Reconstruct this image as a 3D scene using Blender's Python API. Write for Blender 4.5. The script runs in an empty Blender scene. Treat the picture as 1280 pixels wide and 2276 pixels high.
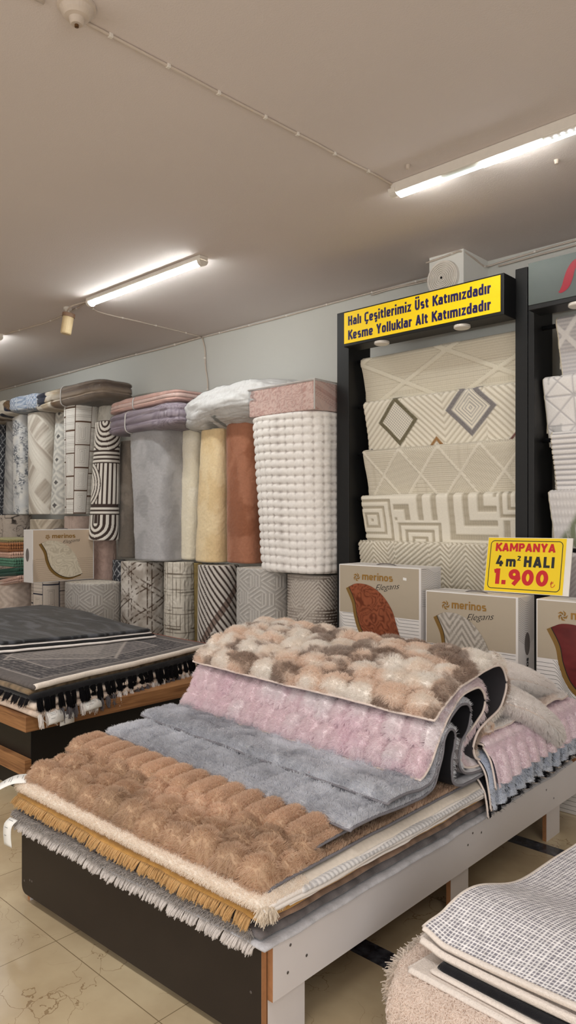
import bpy, bmesh, math, random
import numpy as np
from mathutils import Vector, Matrix

scene = bpy.context.scene
COL = scene.collection
RNG = np.random.default_rng(11)

# ------------------------------------------------------------------ colour / noise
def lin(c):
    c = np.asarray(c, dtype=float) / 255.0
    return np.where(c <= 0.04045, c / 12.92, ((c + 0.055) / 1.055) ** 2.4)

def mixc(a, b, t):
    t = np.clip(np.asarray(t), 0, 1)[..., None]
    return np.asarray(a) * (1 - t) + np.asarray(b) * t

def sm(a, b, x):
    t = np.clip((x - a) / (b - a), 0, 1)
    return t * t * (3 - 2 * t)

def _h(ix, iy, seed):
    n = (ix.astype(np.int64) * 374761393 + iy.astype(np.int64) * 668265263 + seed * 1442695041) & 0x7fffffff
    n = ((n ^ (n >> 13)) * 1274126177) & 0x7fffffff
    n = (n ^ (n >> 16)) & 0xffff
    return n / 65535.0

def vn(x, y, seed=0):
    x = np.asarray(x, float); y = np.asarray(y, float)
    xi = np.floor(x); yi = np.floor(y); fx = x - xi; fy = y - yi
    fx = fx * fx * (3 - 2 * fx); fy = fy * fy * (3 - 2 * fy)
    a = _h(xi, yi, seed); b = _h(xi + 1, yi, seed); c = _h(xi, yi + 1, seed); d = _h(xi + 1, yi + 1, seed)
    return (a * (1 - fx) + b * fx) * (1 - fy) + (c * (1 - fx) + d * fx) * fy

def fbm(x, y, seed=0, o=3):
    s = 0; a = 0.5; t = 0
    for k in range(o):
        s = s + a * vn(x * 2 ** k, y * 2 ** k, seed + k * 17); t += a; a *= 0.5
    return s / t

def tri(x):                     # 0 at integers, 1 halfway
    return 1 - np.abs(2 * (x - np.floor(x)) - 1)

def band(d, w, s=0.0015):       # 1 inside |d|<w
    return 1 - sm(w - s, w + s, np.abs(d))

# ------------------------------------------------------------------ materials
def mat(name, col, rough=0.6, metal=0.0, noise=None, bump=None, emit=None, spec=0.4, sheen=0.0, attr=False, wave=None):
    m = bpy.data.materials.new(name); m.use_nodes = True
    nt = m.node_tree; b = nt.nodes['Principled BSDF']
    c = tuple(lin(col)) + (1,)
    b.inputs['Base Color'].default_value = c
    b.inputs['Roughness'].default_value = rough; b.inputs['Metallic'].default_value = metal
    b.inputs['Specular IOR Level'].default_value = spec
    if sheen:
        b.inputs['Sheen Weight'].default_value = sheen; b.inputs['Sheen Roughness'].default_value = 0.4
    src = None
    if attr:
        a = nt.nodes.new('ShaderNodeAttribute'); a.attribute_name = 'Col'; src = a.outputs['Color']
    tc = nt.nodes.new('ShaderNodeTexCoord')
    if noise:                                   # (scale, amount)
        n = nt.nodes.new('ShaderNodeTexNoise'); n.inputs['Scale'].default_value = noise[0]; n.inputs['Detail'].default_value = 5
        nt.links.new(tc.outputs['Object'], n.inputs['Vector'])
        mp = nt.nodes.new('ShaderNodeMapRange'); mp.inputs['From Min'].default_value = 0.25; mp.inputs['From Max'].default_value = 0.75
        mp.inputs['To Min'].default_value = 1 - noise[1]; mp.inputs['To Max'].default_value = 1 + noise[1]
        nt.links.new(n.outputs['Fac'], mp.inputs['Value'])
        mx = nt.nodes.new('ShaderNodeVectorMath'); mx.operation = 'MULTIPLY'
        if src is not None: nt.links.new(src, mx.inputs[0])
        else: mx.inputs[0].default_value = c[:3]
        nt.links.new(mp.outputs[0], mx.inputs[1]); src = mx.outputs[0]
    if src is not None: nt.links.new(src, b.inputs['Base Color'])
    if bump:                                    # (scale, strength, distance)
        n = nt.nodes.new('ShaderNodeTexNoise'); n.inputs['Scale'].default_value = bump[0]; n.inputs['Detail'].default_value = 4
        nt.links.new(tc.outputs['Object'], n.inputs['Vector'])
        bp = nt.nodes.new('ShaderNodeBump'); bp.inputs['Strength'].default_value = bump[1]; bp.inputs['Distance'].default_value = bump[2]
        nt.links.new(n.outputs['Fac'], bp.inputs['Height']); nt.links.new(bp.outputs[0], b.inputs['Normal'])
    if emit:
        b.inputs['Emission Color'].default_value = tuple(emit[:3]) + (1,); b.inputs['Emission Strength'].default_value = emit[3]
    return m

# ------------------------------------------------------------------ objects
def thing(name, label, cat, loc=(0, 0, 0), group=None):
    o = bpy.data.objects.new(name, None); COL.objects.link(o)
    o.location = loc; o.empty_display_size = 0.1
    o['label'] = label; o['category'] = cat
    if group: o['group'] = group
    return o

def tag(o, label, cat, group=None):
    o['label'] = label; o['category'] = cat
    if group: o['group'] = group
    return o

def root_loc(p):
    v = Vector((0, 0, 0))
    while p is not None:
        v += p.location; p = p.parent
    return v

def build(name, V, Fc, material, parent=None, col=None, smooth=False, label=None):
    """one mesh object from world-space vertices; faces: list of tuples or an (n,4)/(n,3) array"""
    V = np.asarray(V, dtype=np.float64).reshape(-1, 3)
    off = np.array(root_loc(parent)) if parent is not None else np.zeros(3)
    me = bpy.data.meshes.new(name)
    if isinstance(Fc, np.ndarray):
        n, k = Fc.shape
        me.vertices.add(len(V)); me.vertices.foreach_set('co', (V - off).astype(np.float32).ravel())
        me.loops.add(n * k); me.loops.foreach_set('vertex_index', Fc.astype(np.int32).ravel())
        me.polygons.add(n); me.polygons.foreach_set('loop_start', (np.arange(n) * k).astype(np.int32))
        me.update(calc_edges=True); me.validate()
    else:
        me.from_pydata([tuple(v) for v in (V - off)], [], [tuple(f) for f in Fc]); me.update()
    if smooth:
        me.polygons.foreach_set('use_smooth', np.ones(len(me.polygons), dtype=bool))
    if col is not None:
        at = me.color_attributes.new('Col', 'FLOAT_COLOR', 'POINT')
        c4 = np.ones((len(V), 4), np.float32); c4[:, :3] = np.asarray(col).reshape(-1, 3)
        at.data.foreach_set('color', c4.ravel())
    for mm in (material if isinstance(material, (list, tuple)) else [material]): me.materials.append(mm)
    o = bpy.data.objects.new(name, me); COL.objects.link(o)
    if parent is not None: o.parent = parent
    if label: o['label'] = label
    return o

class MB:
    """collects geometry for one mesh"""
    def __init__(s): s.V = []; s.F = []; s.n = 0
    def add(s, V, Fc):
        V = np.asarray(V, float)
        if V.ndim == 2 and V.shape[1] == 2: V = np.c_[V, V[:, 0] * 0]
        V = V.reshape(-1, 3); s.V.append(V)
        s.F += [tuple(int(i) + s.n for i in f) for f in Fc]; s.n += len(V); return s
    def box(s, lo, hi, bev=0.0):
        V, Fc = boxgeo(lo, hi, bev); return s.add(V, Fc)
    def tube(s, pts, r, n=8, caps=True):
        V, Fc = tubegeo(pts, r, n, caps); return s.add(V, Fc)
    def out(s, name, m, parent=None, smooth=False, label=None, xf=None):
        V = np.concatenate(s.V)
        if xf is not None: V = xf(V)
        return build(name, V, s.F, m, parent, smooth=smooth, label=label)

def boxgeo(lo, hi, bev=0.0):
    bm = bmesh.new(); bmesh.ops.create_cube(bm, size=1.0)
    lo = np.array(lo, float); hi = np.array(hi, float); s = hi - lo; c = (hi + lo) / 2
    for v in bm.verts: v.co = Vector((v.co.x * s[0] + c[0], v.co.y * s[1] + c[1], v.co.z * s[2] + c[2]))
    if bev > 0: bmesh.ops.bevel(bm, geom=list(bm.edges), offset=min(bev, 0.45 * min(s)), segments=2, affect='EDGES', profile=0.5)
    bm.verts.index_update()
    V = [tuple(v.co) for v in bm.verts]; Fc = [tuple(v.index for v in f.verts) for f in bm.faces]; bm.free()
    return V, Fc

def tubegeo(pts, r, n=8, caps=True):
    P = np.asarray(pts, float); m = len(P)
    r = np.full(m, r) if np.isscalar(r) else np.asarray(r)
    T = np.gradient(P, axis=0); T /= np.linalg.norm(T, axis=1)[:, None] + 1e-12
    up = np.array([0, 0, 1.0]) if abs(T[:, 2]).mean() < 0.9 else np.array([1.0, 0, 0])
    A = np.cross(T, up); A /= np.linalg.norm(A, axis=1)[:, None] + 1e-12
    B = np.cross(A, T); V = []
    for k in range(n):
        t = 2 * math.pi * k / n
        V.append(P + (A * math.cos(t) + B * math.sin(t)) * r[:, None])
    V = np.stack(V, 1).reshape(-1, 3)
    Fc = [(i * n + k, i * n + (k + 1) % n, (i + 1) * n + (k + 1) % n, (i + 1) * n + k) for i in range(m - 1) for k in range(n)]
    if caps: Fc += [tuple(range(n))[::-1], tuple((m - 1) * n + k for k in range(n))]
    return V, Fc

def smooth_path(pts, step):
    """Catmull-Rom through the points, resampled to even steps"""
    P = np.asarray(pts, float); Q = np.vstack([2 * P[0] - P[1], P, 2 * P[-1] - P[-2]]); out = []
    for i in range(1, len(Q) - 2):
        t = np.linspace(0, 1, 24, endpoint=False)[:, None]
        p0, p1, p2, p3 = Q[i - 1], Q[i], Q[i + 1], Q[i + 2]
        out.append(0.5 * (2 * p1 + (p2 - p0) * t + (2 * p0 - 5 * p1 + 4 * p2 - p3) * t ** 2 + (3 * p1 - p0 - 3 * p2 + p3) * t ** 3))
    out = np.vstack(out + [P[-1:]])
    d = np.r_[0, np.cumsum(np.linalg.norm(np.diff(out, axis=0), axis=1))]
    n = max(3, int(round(d[-1] / step)) + 1); s = np.linspace(0, d[-1], n)
    return np.stack([np.interp(s, d, out[:, k]) for k in range(out.shape[1])], 1), s

def quads(nu, nv):
    i, j = np.meshgrid(np.arange(nu - 1), np.arange(nv - 1), indexing='ij')
    a = (i * nv + j).ravel()
    return np.stack([a, a + nv, a + nv + 1, a + 1], 1)

def gnorm(P):
    du = np.gradient(P, axis=0); dv = np.gradient(P, axis=1)
    N = np.cross(du, dv); return N / (np.linalg.norm(N, axis=2)[..., None] + 1e-12)

class Sheet:
    """a cloth surface sampled on a grid: P[i,j], metric coordinates u=i*du, v=j*dv; side=+1/-1 says which way the pile points"""
    def __init__(s, P, du, dv, side=1):
        s.P = P; s.du = du; s.dv = dv; s.side = side; s.nu, s.nv = P.shape[:2]
        s.N = gnorm(P) * side
        i, j = np.meshgrid(np.arange(s.nu), np.arange(s.nv), indexing='ij'); s.U = i * du; s.V = j * dv
    def lift(s, h):
        return Sheet(s.P + s.N * np.asarray(h)[..., None] if not np.isscalar(h) else s.P + s.N * h, s.du, s.dv, s.side)
    def at(s, u, v, A=None):
        A = s.P if A is None else A
        x = np.clip(u / s.du, 0, s.nu - 1.001); y = np.clip(v / s.dv, 0, s.nv - 1.001)
        i = x.astype(int); j = y.astype(int); fx = (x - i)[:, None]; fy = (y - j)[:, None]
        return (A[i, j] * (1 - fx) + A[i + 1, j] * fx) * (1 - fy) + (A[i, j + 1] * (1 - fx) + A[i + 1, j + 1] * fx) * fy
    def border(s):
        return np.vstack([s.P[:, 0], s.P[-1, 1:], s.P[-2::-1, -1], s.P[0, -2:0:-1]])
    def mesh(s, name, m, parent, col=None, th=0.0, label=None):
        """single surface, or a closed sheet th thick (behind the pile side)"""
        if th <= 0: return build(name, s.P.reshape(-1, 3), quads(s.nu, s.nv), m, parent, col=col, smooth=True, label=label)
        A = s.P.reshape(-1, 3); B = (s.P - s.N * th).reshape(-1, 3); q = quads(s.nu, s.nv); n = len(A)
        ids = np.arange(n).reshape(s.nu, s.nv)
        b = np.concatenate([ids[:, 0], ids[-1, 1:], ids[-2::-1, -1], ids[0, -2:0:-1]]); b2 = np.roll(b, -1)
        rim = np.stack([b, b + n, b2 + n, b2], 1)
        c = None if col is None else np.concatenate([np.asarray(col).reshape(-1, 3)] * 2)
        return build(name, np.vstack([A, B]), np.vstack([q, q[:, ::-1] + n, rim]), m, parent, col=c, smooth=True, label=label)

def curves_obj(name, pts, rad, col, m, parent, label=None):
    """pts (n,k,3) world space, rad (n,k), col (n,3)"""
    n, k = pts.shape[:2]
    off = np.array(root_loc(parent)) if parent is not None else np.zeros(3)
    cu = bpy.data.hair_curves.new(name); cu.add_curves([k] * n)
    cu.attributes['position'].data.foreach_set('vector', (pts - off).astype(np.float32).ravel())
    ra = cu.attributes.get('radius') or cu.attributes.new('radius', 'FLOAT', 'POINT')
    ra.data.foreach_set('value', rad.astype(np.float32).ravel())
    ca = cu.attributes.new('Col', 'FLOAT_COLOR', 'CURVE')
    c4 = np.ones((n, 4), np.float32); c4[:, :3] = col; ca.data.foreach_set('color', c4.ravel())
    cu.materials.append(m)
    o = bpy.data.objects.new(name, cu); COL.objects.link(o); o.parent = parent
    if label: o['label'] = label
    if not name.startswith('tassel'): o['kind'] = 'stuff'
    return o

def fur(parent, sh, n, L, colf, m, rad=0.0009, lean=(0, 0, 0), jit=0.25, clump=0.0, csize=0.02, grav=0.15, k=4, seed=1, name='fur', keep=None, bend=0.0, Lvar=0.3):
    """hair strands growing from a sheet"""
    r = np.random.default_rng(seed)
    u = r.random(n) * (sh.nu - 1) * sh.du; v = r.random(n) * (sh.nv - 1) * sh.dv
    if keep is not None:
        q = keep(u, v); u = u[q]; v = v[q]; n = len(u)
    P = sh.at(u, v); N = sh.at(u, v, sh.N); N /= np.linalg.norm(N, axis=1)[:, None] + 1e-9
    lean = np.array(lean, float)
    fl = np.stack([fbm(u * 9, v * 9, seed + 3) - .5, fbm(u * 9, v * 9, seed + 5) - .5, fbm(u * 9, v * 9, seed + 8) - .5], 1)
    D = N + lean + r.normal(0, jit, (n, 3)) + fl * jit * 2.5
    D /= np.linalg.norm(D, axis=1)[:, None] + 1e-9
    ln = L * (1 + Lvar * r.normal(0, 0.6, n)).clip(.35, 1.6)
    tip = P + D * ln[:, None]
    if clump > 0:
        cu = np.floor(u / csize + 0.6 * (vn(u / csize * 1.7, v / csize * 1.7, seed + 21) - .5)); cv = np.floor(v / csize + 0.6 * (vn(u / csize * 1.7, v / csize * 1.7, seed + 22) - .5))
        cc = (cu + .3 + .4 * _h(cu, cv, seed + 31)) * csize; cd = (cv + .3 + .4 * _h(cu, cv, seed + 32)) * csize
        C = sh.at(cc, cd); CN = sh.at(cc, cd, sh.N)
        cl = np.stack([_h(cu, cv, seed + 41) - .5, _h(cu, cv, seed + 42) - .5, _h(cu, cv, seed + 43) - .5], 1) * 1.1
        CT = C + (CN + lean + cl * jit * 2) * (L * (0.85 + .3 * _h(cu, cv, seed + 44)))[:, None]
        w = clump * (0.5 + 0.5 * r.random(n))[:, None]
        tip = tip * (1 - w) + CT * w
    t = np.linspace(0, 1, k)
    side = np.cross(N, r.normal(0, 1, (n, 3))) * (bend * L)
    pts = P[:, None] + (tip - P)[:, None] * t[None, :, None] + (N * (L * .35))[:, None] * (t * (1 - t))[None, :, None] + side[:, None] * (t * (1 - t) * 4)[None, :, None]
    pts[:, :, 2] -= grav * L * (t ** 2)[None]
    rr = rad * (0.75 + .5 * r.random(n))[:, None] * (1 - .75 * t)[None]
    c = colf(u, v, r); c = c * (1 - FUR_GREY) + c.mean(1, keepdims=True) * FUR_GREY; c = c * FUR_GAIN; c = c * np.minimum(1, .90 / c.max(1, keepdims=True))
    return curves_obj(name, pts, rr, c, m, parent)
FUR_GAIN = 1.5; FUR_GREY = 0.22

def fringe(parent, path, out, n, L, colr, m, rad=0.0012, droop=0.5, spread=0.25, seed=3, name='fringe', clump=0):
    """loose warp ends along an edge"""
    r = np.random.default_rng(seed); P, s = smooth_path(path, 0.01)
    q = np.sort(r.random(n)) * s[-1]
    A = np.stack([np.interp(q, s, P[:, k]) for k in range(3)], 1)
    D = np.array(out, float)[None] + r.normal(0, spread, (n, 3))
    if clump:
        cid = np.floor(q / clump); D = np.array(out, float)[None] + np.stack([_h(cid, cid * 0 + k, seed) - .5 for k in range(3)], 1) * spread * 2.2 + r.normal(0, spread * .35, (n, 3))
        cen = (cid + .5) * clump; C = np.stack([np.interp(np.clip(cen, 0, s[-1]), s, P[:, k]) for k in range(3)], 1); A = C + (A - C) * .55
    ln = L * (0.7 + .5 * r.random(n)); k = 5; t = np.linspace(0, 1, k)
    pts = A[:, None] + D[:, None] * (ln[:, None] * t)[..., None]
    pts[:, :, 2] -= droop * ln[:, None] * (t ** 2)[None]
    rr = rad * (.8 + .4 * r.random(n))[:, None] * (1 - .4 * t)[None]
    c = np.asarray(colr)[None] * (0.8 + .4 * r.random(n))[:, None]
    return curves_obj(name, pts, rr, c, m, parent)

def pad(name, corners, z, th, m, parent, colf=None, nu=60, nv=60, zoff=None, edge=None, hf=None, label=None, er=None):
    """a flat rug: top and bottom grids joined by a rounded edge. corners FL, FR, BR, BL as (x, y[, dz])"""
    C = [np.array(list(c) + [0] * (3 - len(c)), float) for c in corners]
    s, t = np.meshgrid(np.linspace(0, 1, nu), np.linspace(0, 1, nv), indexing='ij')
    B = lambda s, t: ((1 - s) * (1 - t))[..., None] * C[0] + (s * (1 - t))[..., None] * C[1] + (s * t)[..., None] * C[2] + ((1 - s) * t)[..., None] * C[3]
    G = B(s, t); wu = np.linalg.norm(C[1] - C[0]); wv = np.linalg.norm(C[3] - C[0])
    U = s * wu; V = t * wv
    if edge: 
        G[..., 0] += edge[0] * (fbm(t * edge[1], s * 0, 5) - .5) * (np.abs(2 * s - 1) ** 8) * 2
        G[..., 1] += edge[0] * (fbm(s * edge[1], t * 0, 9) - .5) * (np.abs(2 * t - 1) ** 8) * 2
    G[..., 2] += z
    if zoff is not None: G[..., 2] += zoff(G[..., 0], G[..., 1])
    top = G.copy(); bot = G.copy(); bot[..., 2] -= th
    h = 0
    if hf is not None: h = hf(U, V); top[..., 2] += h
    r = th / 2 if er is None else er
    ids = np.arange(nu * nv).reshape(nu, nv)
    b = np.concatenate([ids[:, 0], ids[-1, 1:], ids[-2::-1, -1], ids[0, -2:0:-1]])
    outd = np.zeros((nu, nv, 3)); ex = (C[1] - C[0]) / wu; ey = (C[3] - C[0]) / wv
    outd[0] -= ex; outd[-1] += ex; outd[:, 0] -= ey; outd[:, -1] += ey
    T = top.reshape(-1, 3)[b]; Bt = bot.reshape(-1, 3)[b]; O = outd.reshape(-1, 3)[b]; O /= np.linalg.norm(O, axis=1)[:, None] + 1e-9
    rings = []
    for a in (0.25, 0.5, 0.75):
        rings.append(T * (1 - a) + Bt * a + O * r * math.sin(a * math.pi))
    V3 = np.vstack([top.reshape(-1, 3), bot.reshape(-1, 3)] + rings); n = nu * nv; nb = len(b)
    q = quads(nu, nv); loops = [b] + [2 * n + k * nb + np.arange(nb) for k in range(3)] + [b + n]
    rim = [np.stack([loops[k], loops[k + 1], np.roll(loops[k + 1], -1), np.roll(loops[k], -1)], 1) for k in range(4)]
    col = None
    if colf is not None:
        ct = colf(U, V).reshape(-1, 3); col = np.vstack([ct, ct] + [ct[b]] * 3)
    return build(name, V3, np.vstack([q, q[:, ::-1] + n] + rim), m, parent, col=col, smooth=True, label=label), top

_fc = {}
def text_geo(txt, bold=0.0, shear=0.0, space=1.0):
    """letters as flat polygons: cap height 1, starts at x=0"""
    cu = bpy.data.curves.new('t', 'FONT'); cu.body = txt; cu.offset = bold; cu.shear = shear; cu.space_character = space; cu.resolution_u = 4
    cu.fill_mode = 'FRONT'
    o = bpy.data.objects.new('t', cu); COL.objects.link(o)
    dg = bpy.context.evaluated_depsgraph_get(); me = bpy.data.meshes.new_from_object(o.evaluated_get(dg))
    V = np.array([tuple(v.co) for v in me.vertices]); Fc = [tuple(p.vertices) for p in me.polygons]
    bpy.data.objects.remove(o); bpy.data.curves.remove(cu); bpy.data.meshes.remove(me)
    return V, Fc

def text_on(name, txt, org, ex, ey, w, h, m, parent, bold=0.0, shear=0.0, lift=0.001, base=0.0, space=1.0):
    """fit the line into a w x h box (h = height of its bounding box) on the plane org + a*ex + b*ey"""
    V, Fc = text_geo(txt, bold, shear, space)
    V[:, 0] = (V[:, 0] - V[:, 0].min()) / (V[:, 0].max() - V[:, 0].min()) * w
    V[:, 1] = (V[:, 1] - V[:, 1].min()) / (V[:, 1].max() - V[:, 1].min()) * h
    ex = np.array(ex, float); ey = np.array(ey, float); nn = np.cross(ex, ey)
    W = np.array(org, float) + V[:, :1] * ex + V[:, 1:2] * ey + nn * lift
    return build(name, W, Fc, m, parent)

def structure(o):
    o['kind'] = 'structure'; return o
EXPOSURE = 1.08
GLOW = 24.0
LAMPS = [(-5.2, 0.3, 10), (-3.0, 0.3, 11), (-0.9, 0.3, 11), (1.2, 0.3, 8), (-4.5, -2.2, 6), (-2.2, -2.2, 6), (0.2, -2.2, 6), (-7.4, .3, 9)]
FILL_LIGHTS = [(-2.0, -3.9, 1.5, 7.0, 2.4, 46, 0), (2.5, -0.9, 1.5, 3.4, 2.4, 32, 90)]
FUR_DENSITY = 1.0
# ------------------------------------------------------------------ drawn lettering (strokes of even width)
def _arc(cx, cy, rx, ry, a0, a1, n=10):
    return [(cx + rx * math.cos(math.radians(a)), cy + ry * math.sin(math.radians(a))) for a in np.linspace(a0, a1, n)]
def _ring(cx, cy, rx, ry, n=28): return _arc(cx, cy, rx, ry, 0, 360, n)
def glyphs(sq=1.0, W=.50, X=.70, t=.17):
    """letters as (advance, strokes); cap height 1, x-height X, body width W, pen t; sq = squarish bowls"""
    h = t / 2; w = W; xl, xr = h, w - h; xm = w / 2; rx = xm - h
    def bowl(y0, y1):                     # closed bowl between y0 and y1
        k = .34 * sq; ry = (y1 - y0) / 2; cy_ = (y0 + y1) / 2
        P = []
        for a in np.linspace(0, 2 * math.pi, 37):
            c, s = math.cos(a), math.sin(a); e = 2 / (2 + 2.2 * sq)
            P.append((xm + rx * math.copysign(abs(c) ** e, c), cy_ + ry * math.copysign(abs(s) ** e, s)))
        return P
    lo, x_ = h, X - h
    O = bowl(lo, x_); OC = bowl(lo, 1 - h)
    part = lambda P, i0, i1: P[i0:i1 + 1]
    g = {}
    g['H'] = (w * 1.12, [[(xl, 0), (xl, 1)], [(w * 1.1 - h, 0), (w * 1.1 - h, 1)], [(xl, .52), (w * 1.1 - h, .52)]])
    g['l'] = (t, [[(h, 0), (h, 1.02)]]); g['I'] = (t, [[(h, 0), (h, 1)]])
    g['ı'] = (t, [[(h, 0), (h, X)]]); g['i'] = (t, [[(h, 0), (h, X)], [(h, X + .12), (h, X + .12 + t * .95)]])
    g['a'] = (w, [[(xr, 0), (xr, X - .2)] , part(bowl(lo, x_), 0, 14)[::1], part(bowl(lo, X * .60), 0, 36)])
    g['e'] = (w, [part(O, 0, 32)[::1], [(xl, X * .48), (xr + h * .9, X * .48)], [(xr, X * .48), (xr, X * .52)]])
    g['e'] = (w, [[(xr, X * .46)] + part(O, 1, 33), [(xl, X * .46), (xr, X * .46)]])
    g['o'] = (w, [O])
    g['s'] = (w * .94, [[(xr * .94, x_), (xm, x_), (xl + .03, x_ - .02), (xl, X * .66), (xl + .04, X * .54), (xr * .9, X * .46), (xr * .94, X * .34), (xr * .9, lo + .02), (xm, lo), (xl, lo)]])
    g['t'] = (w * .74, [[(xl + .05, 1 - .12), (xl + .05, .22), (xl + .09, lo + .02), (w * .72, lo)], [(0, x_), (w * .72, x_)]])
    g['r'] = (w * .70, [[(xl, 0), (xl, X)], [(xl, X * .6), (xl + .06, x_ - .02), (w * .70, x_)]])
    g['m'] = (w * 1.62, [[(xl, 0), (xl, X)], [(xl, X * .7), (xl + .06, x_), (w * .81 - .06, x_), (w * .81, X * .72), (w * .81, 0)], [(w * .81, X * .7), (w * .81 + .06, x_), (w * 1.62 - h - .05, x_), (w * 1.62 - h, X * .72), (w * 1.62 - h, 0)]])
    g['n'] = (w, [[(xl, 0), (xl, X)], [(xl, X * .7), (xl + .07, x_), (xr - .07, x_), (xr, X * .72), (xr, 0)]])
    g['u'] = (w, [[(xr, 0), (xr, X)], [(xl, X), (xl, X * .28), (xl + .07, lo), (xr - .05, lo), (xr, X * .3)]])
    g['z'] = (w * .9, [[(.02, x_), (w * .9 - h * .9, x_), (h * .9, lo), (w * .9 - .01, lo)]])
    g['d'] = (w, [[(xr, 0), (xr, 1.02)], O]); 
    g['k'] = (w * .98, [[(xl, 0), (xl, 1.02)], [(w * .94, X), (xl + .05, X * .52)], [(xl + .12, X * .56), (w * .97, 0)]])
    g['K'] = (w * 1.1, [[(xl, 0), (xl, 1)], [(w * 1.06, 1), (xl + .06, .50)], [(xl + .13, .58), (w * 1.1, 0)]])
    g['A'] = (w * 1.24, [[(h * .9, 0), (w * .62, 1 - .02)], [(w * 1.24 - h * .9, 0), (w * .62, 1 - .02)], [(w * .3, .27), (w * .94, .27)]])
    g['Y'] = (w * 1.18, [[(h * .8, 1), (w * .59, .42)], [(w * 1.18 - h * .8, 1), (w * .59, .42)], [(w * .59, 0), (w * .59, .46)]])
    U_ = [(xl, 1), (xl, .24), (xl + .09, lo), (w * 1.08 - h - .09, lo), (w * 1.08 - h, .24), (w * 1.08 - h, 1)]
    g['U'] = (w * 1.08, [U_]); g['Ü'] = (w * 1.08, [U_, [(w * .30, 1.10), (w * .30, 1.10 + t)], [(w * .78, 1.10), (w * .78, 1.10 + t)]])
    C_ = [(w * 1.02, 1 - h), (xm, 1 - h), (xl + .05, 1 - h - .03), (xl, .80), (xl, .20), (xl + .05, h + .03), (xm, h), (w * 1.02, h)]
    ced = [(xm + .02, -.02), (xm + .06, -.12), (xm - .06, -.22)]
    g['Ç'] = (w * 1.04, [C_, ced]); g['C'] = (w * 1.04, [C_]); g['ş'] = (w * .94, g['s'][1] + [ced])
    g['M'] = (w * 1.5, [[(xl, 0), (xl, 1)], [(w * 1.5 - h, 0), (w * 1.5 - h, 1)], [(xl + .02, 1 - h * .6), (w * .75, .30), (w * 1.5 - h - .02, 1 - h * .6)]])
    g['N'] = (w * 1.2, [[(xl, 0), (xl, 1)], [(w * 1.2 - h, 0), (w * 1.2 - h, 1)], [(xl, 1 - h * .6), (w * 1.2 - h, h * .6)]])
    g['P'] = (w * 1.06, [[(xl, 0), (xl, 1)], [(xl, 1 - h)] + _arc(w * .62, .68, w * .44 - h, .32 - h, 90, -90, 14) + [(xl, .36 + h)]])
    g['L'] = (w * .9, [[(xl, 1), (xl, h), (w * .9, h)]])
    g['0'] = (w * 1.16, [_ring(w * .58, .5, w * .58 - h, .5 - h)])
    g['9'] = (w * 1.12, [_ring(w * .56, .66, w * .56 - h, .34 - h), [(w * 1.12 - h, .64), (w * 1.0, .42), (w * .52, 0)]])
    g['1'] = (w * .62, [[(w * .62 - h, 0), (w * .62 - h, 1)], [(w * .62 - h, 1 - h), (0.02, 1 - h - .06)]])
    g['4'] = (w * 1.14, [[(w * .62, 1), (h, .30), (w * 1.14, .30)], [(w * .78, 0), (w * .78, .52)]])
    g['2'] = (w * .95, [[(xl, .76), (xl + .05, 1 - h), (xm, 1 - h), (xr - .02, .86), (xr - .02, .66), (xl, h), (w * .95, h)]])
    g['.'] = (t * 1.15, [[(t * .55, 0), (t * .55, t * 1.1)]])
    g[' '] = (w * .55, [])
    return g
def stroke_geo(P, t):
    """a flat ribbon with mitred corners along P"""
    P = np.asarray(P, float); n = len(P); closed = n > 3 and np.allclose(P[0], P[-1])
    d = np.diff(P, axis=0); d /= np.linalg.norm(d, axis=1)[:, None] + 1e-12; nr = np.c_[-d[:, 1], d[:, 0]]
    N = np.zeros((n, 2)); N[1:-1] = nr[:-1] + nr[1:]; N[0] = nr[0]; N[-1] = nr[-1]
    if closed: N[0] = N[-1] = nr[0] + nr[-1]
    ln = np.linalg.norm(N, axis=1); N /= ln[:, None] + 1e-12
    m = np.ones(n); 
    for i in range(n):
        k = nr[min(i, n - 2)]; c = abs(float(N[i] @ k)); m[i] = min(1 / max(c, .35), 1.6)
    A = P + N * (t / 2 * m)[:, None]; B = P - N * (t / 2 * m)[:, None]
    return np.vstack([A, B]), [(i, i + n, i + n + 1, i + 1) for i in range(n - 1)]
def strokes_on(name, txt, org, ex, ey, w, h, m, parent, lift=.001, gap=.11, **kw):
    """draw txt so that its advance fills w and its cap height is h"""
    t = kw.get('t', .17); G = glyphs(**kw); x = 0; V = []; Fc = []; n0 = 0
    lf = []
    for ch in txt:
        adv, st = G[ch]; Z_ = []
        for P in st:
            v, f = stroke_geo(P, t); lf += [.00025 * len(Z_)] * len(v); Z_.append(0); V.append(v + np.array([x, 0])); Fc += [tuple(i + n0 for i in q) for q in f]; n0 += len(v)
        x += adv + gap
    V = np.vstack(V); tot = x - gap; V[:, 0] *= w / tot; V[:, 1] *= h
    ex = np.array(ex, float); ey = np.array(ey, float); nn = np.cross(ex, ey); nn /= np.linalg.norm(nn)
    return build(name, np.array(org, float) + V[:, :1] * ex + V[:, 1:2] * ey + nn[None] * (lift + np.sign(lift) * np.array(lf))[:, None], Fc, m, parent)
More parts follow.
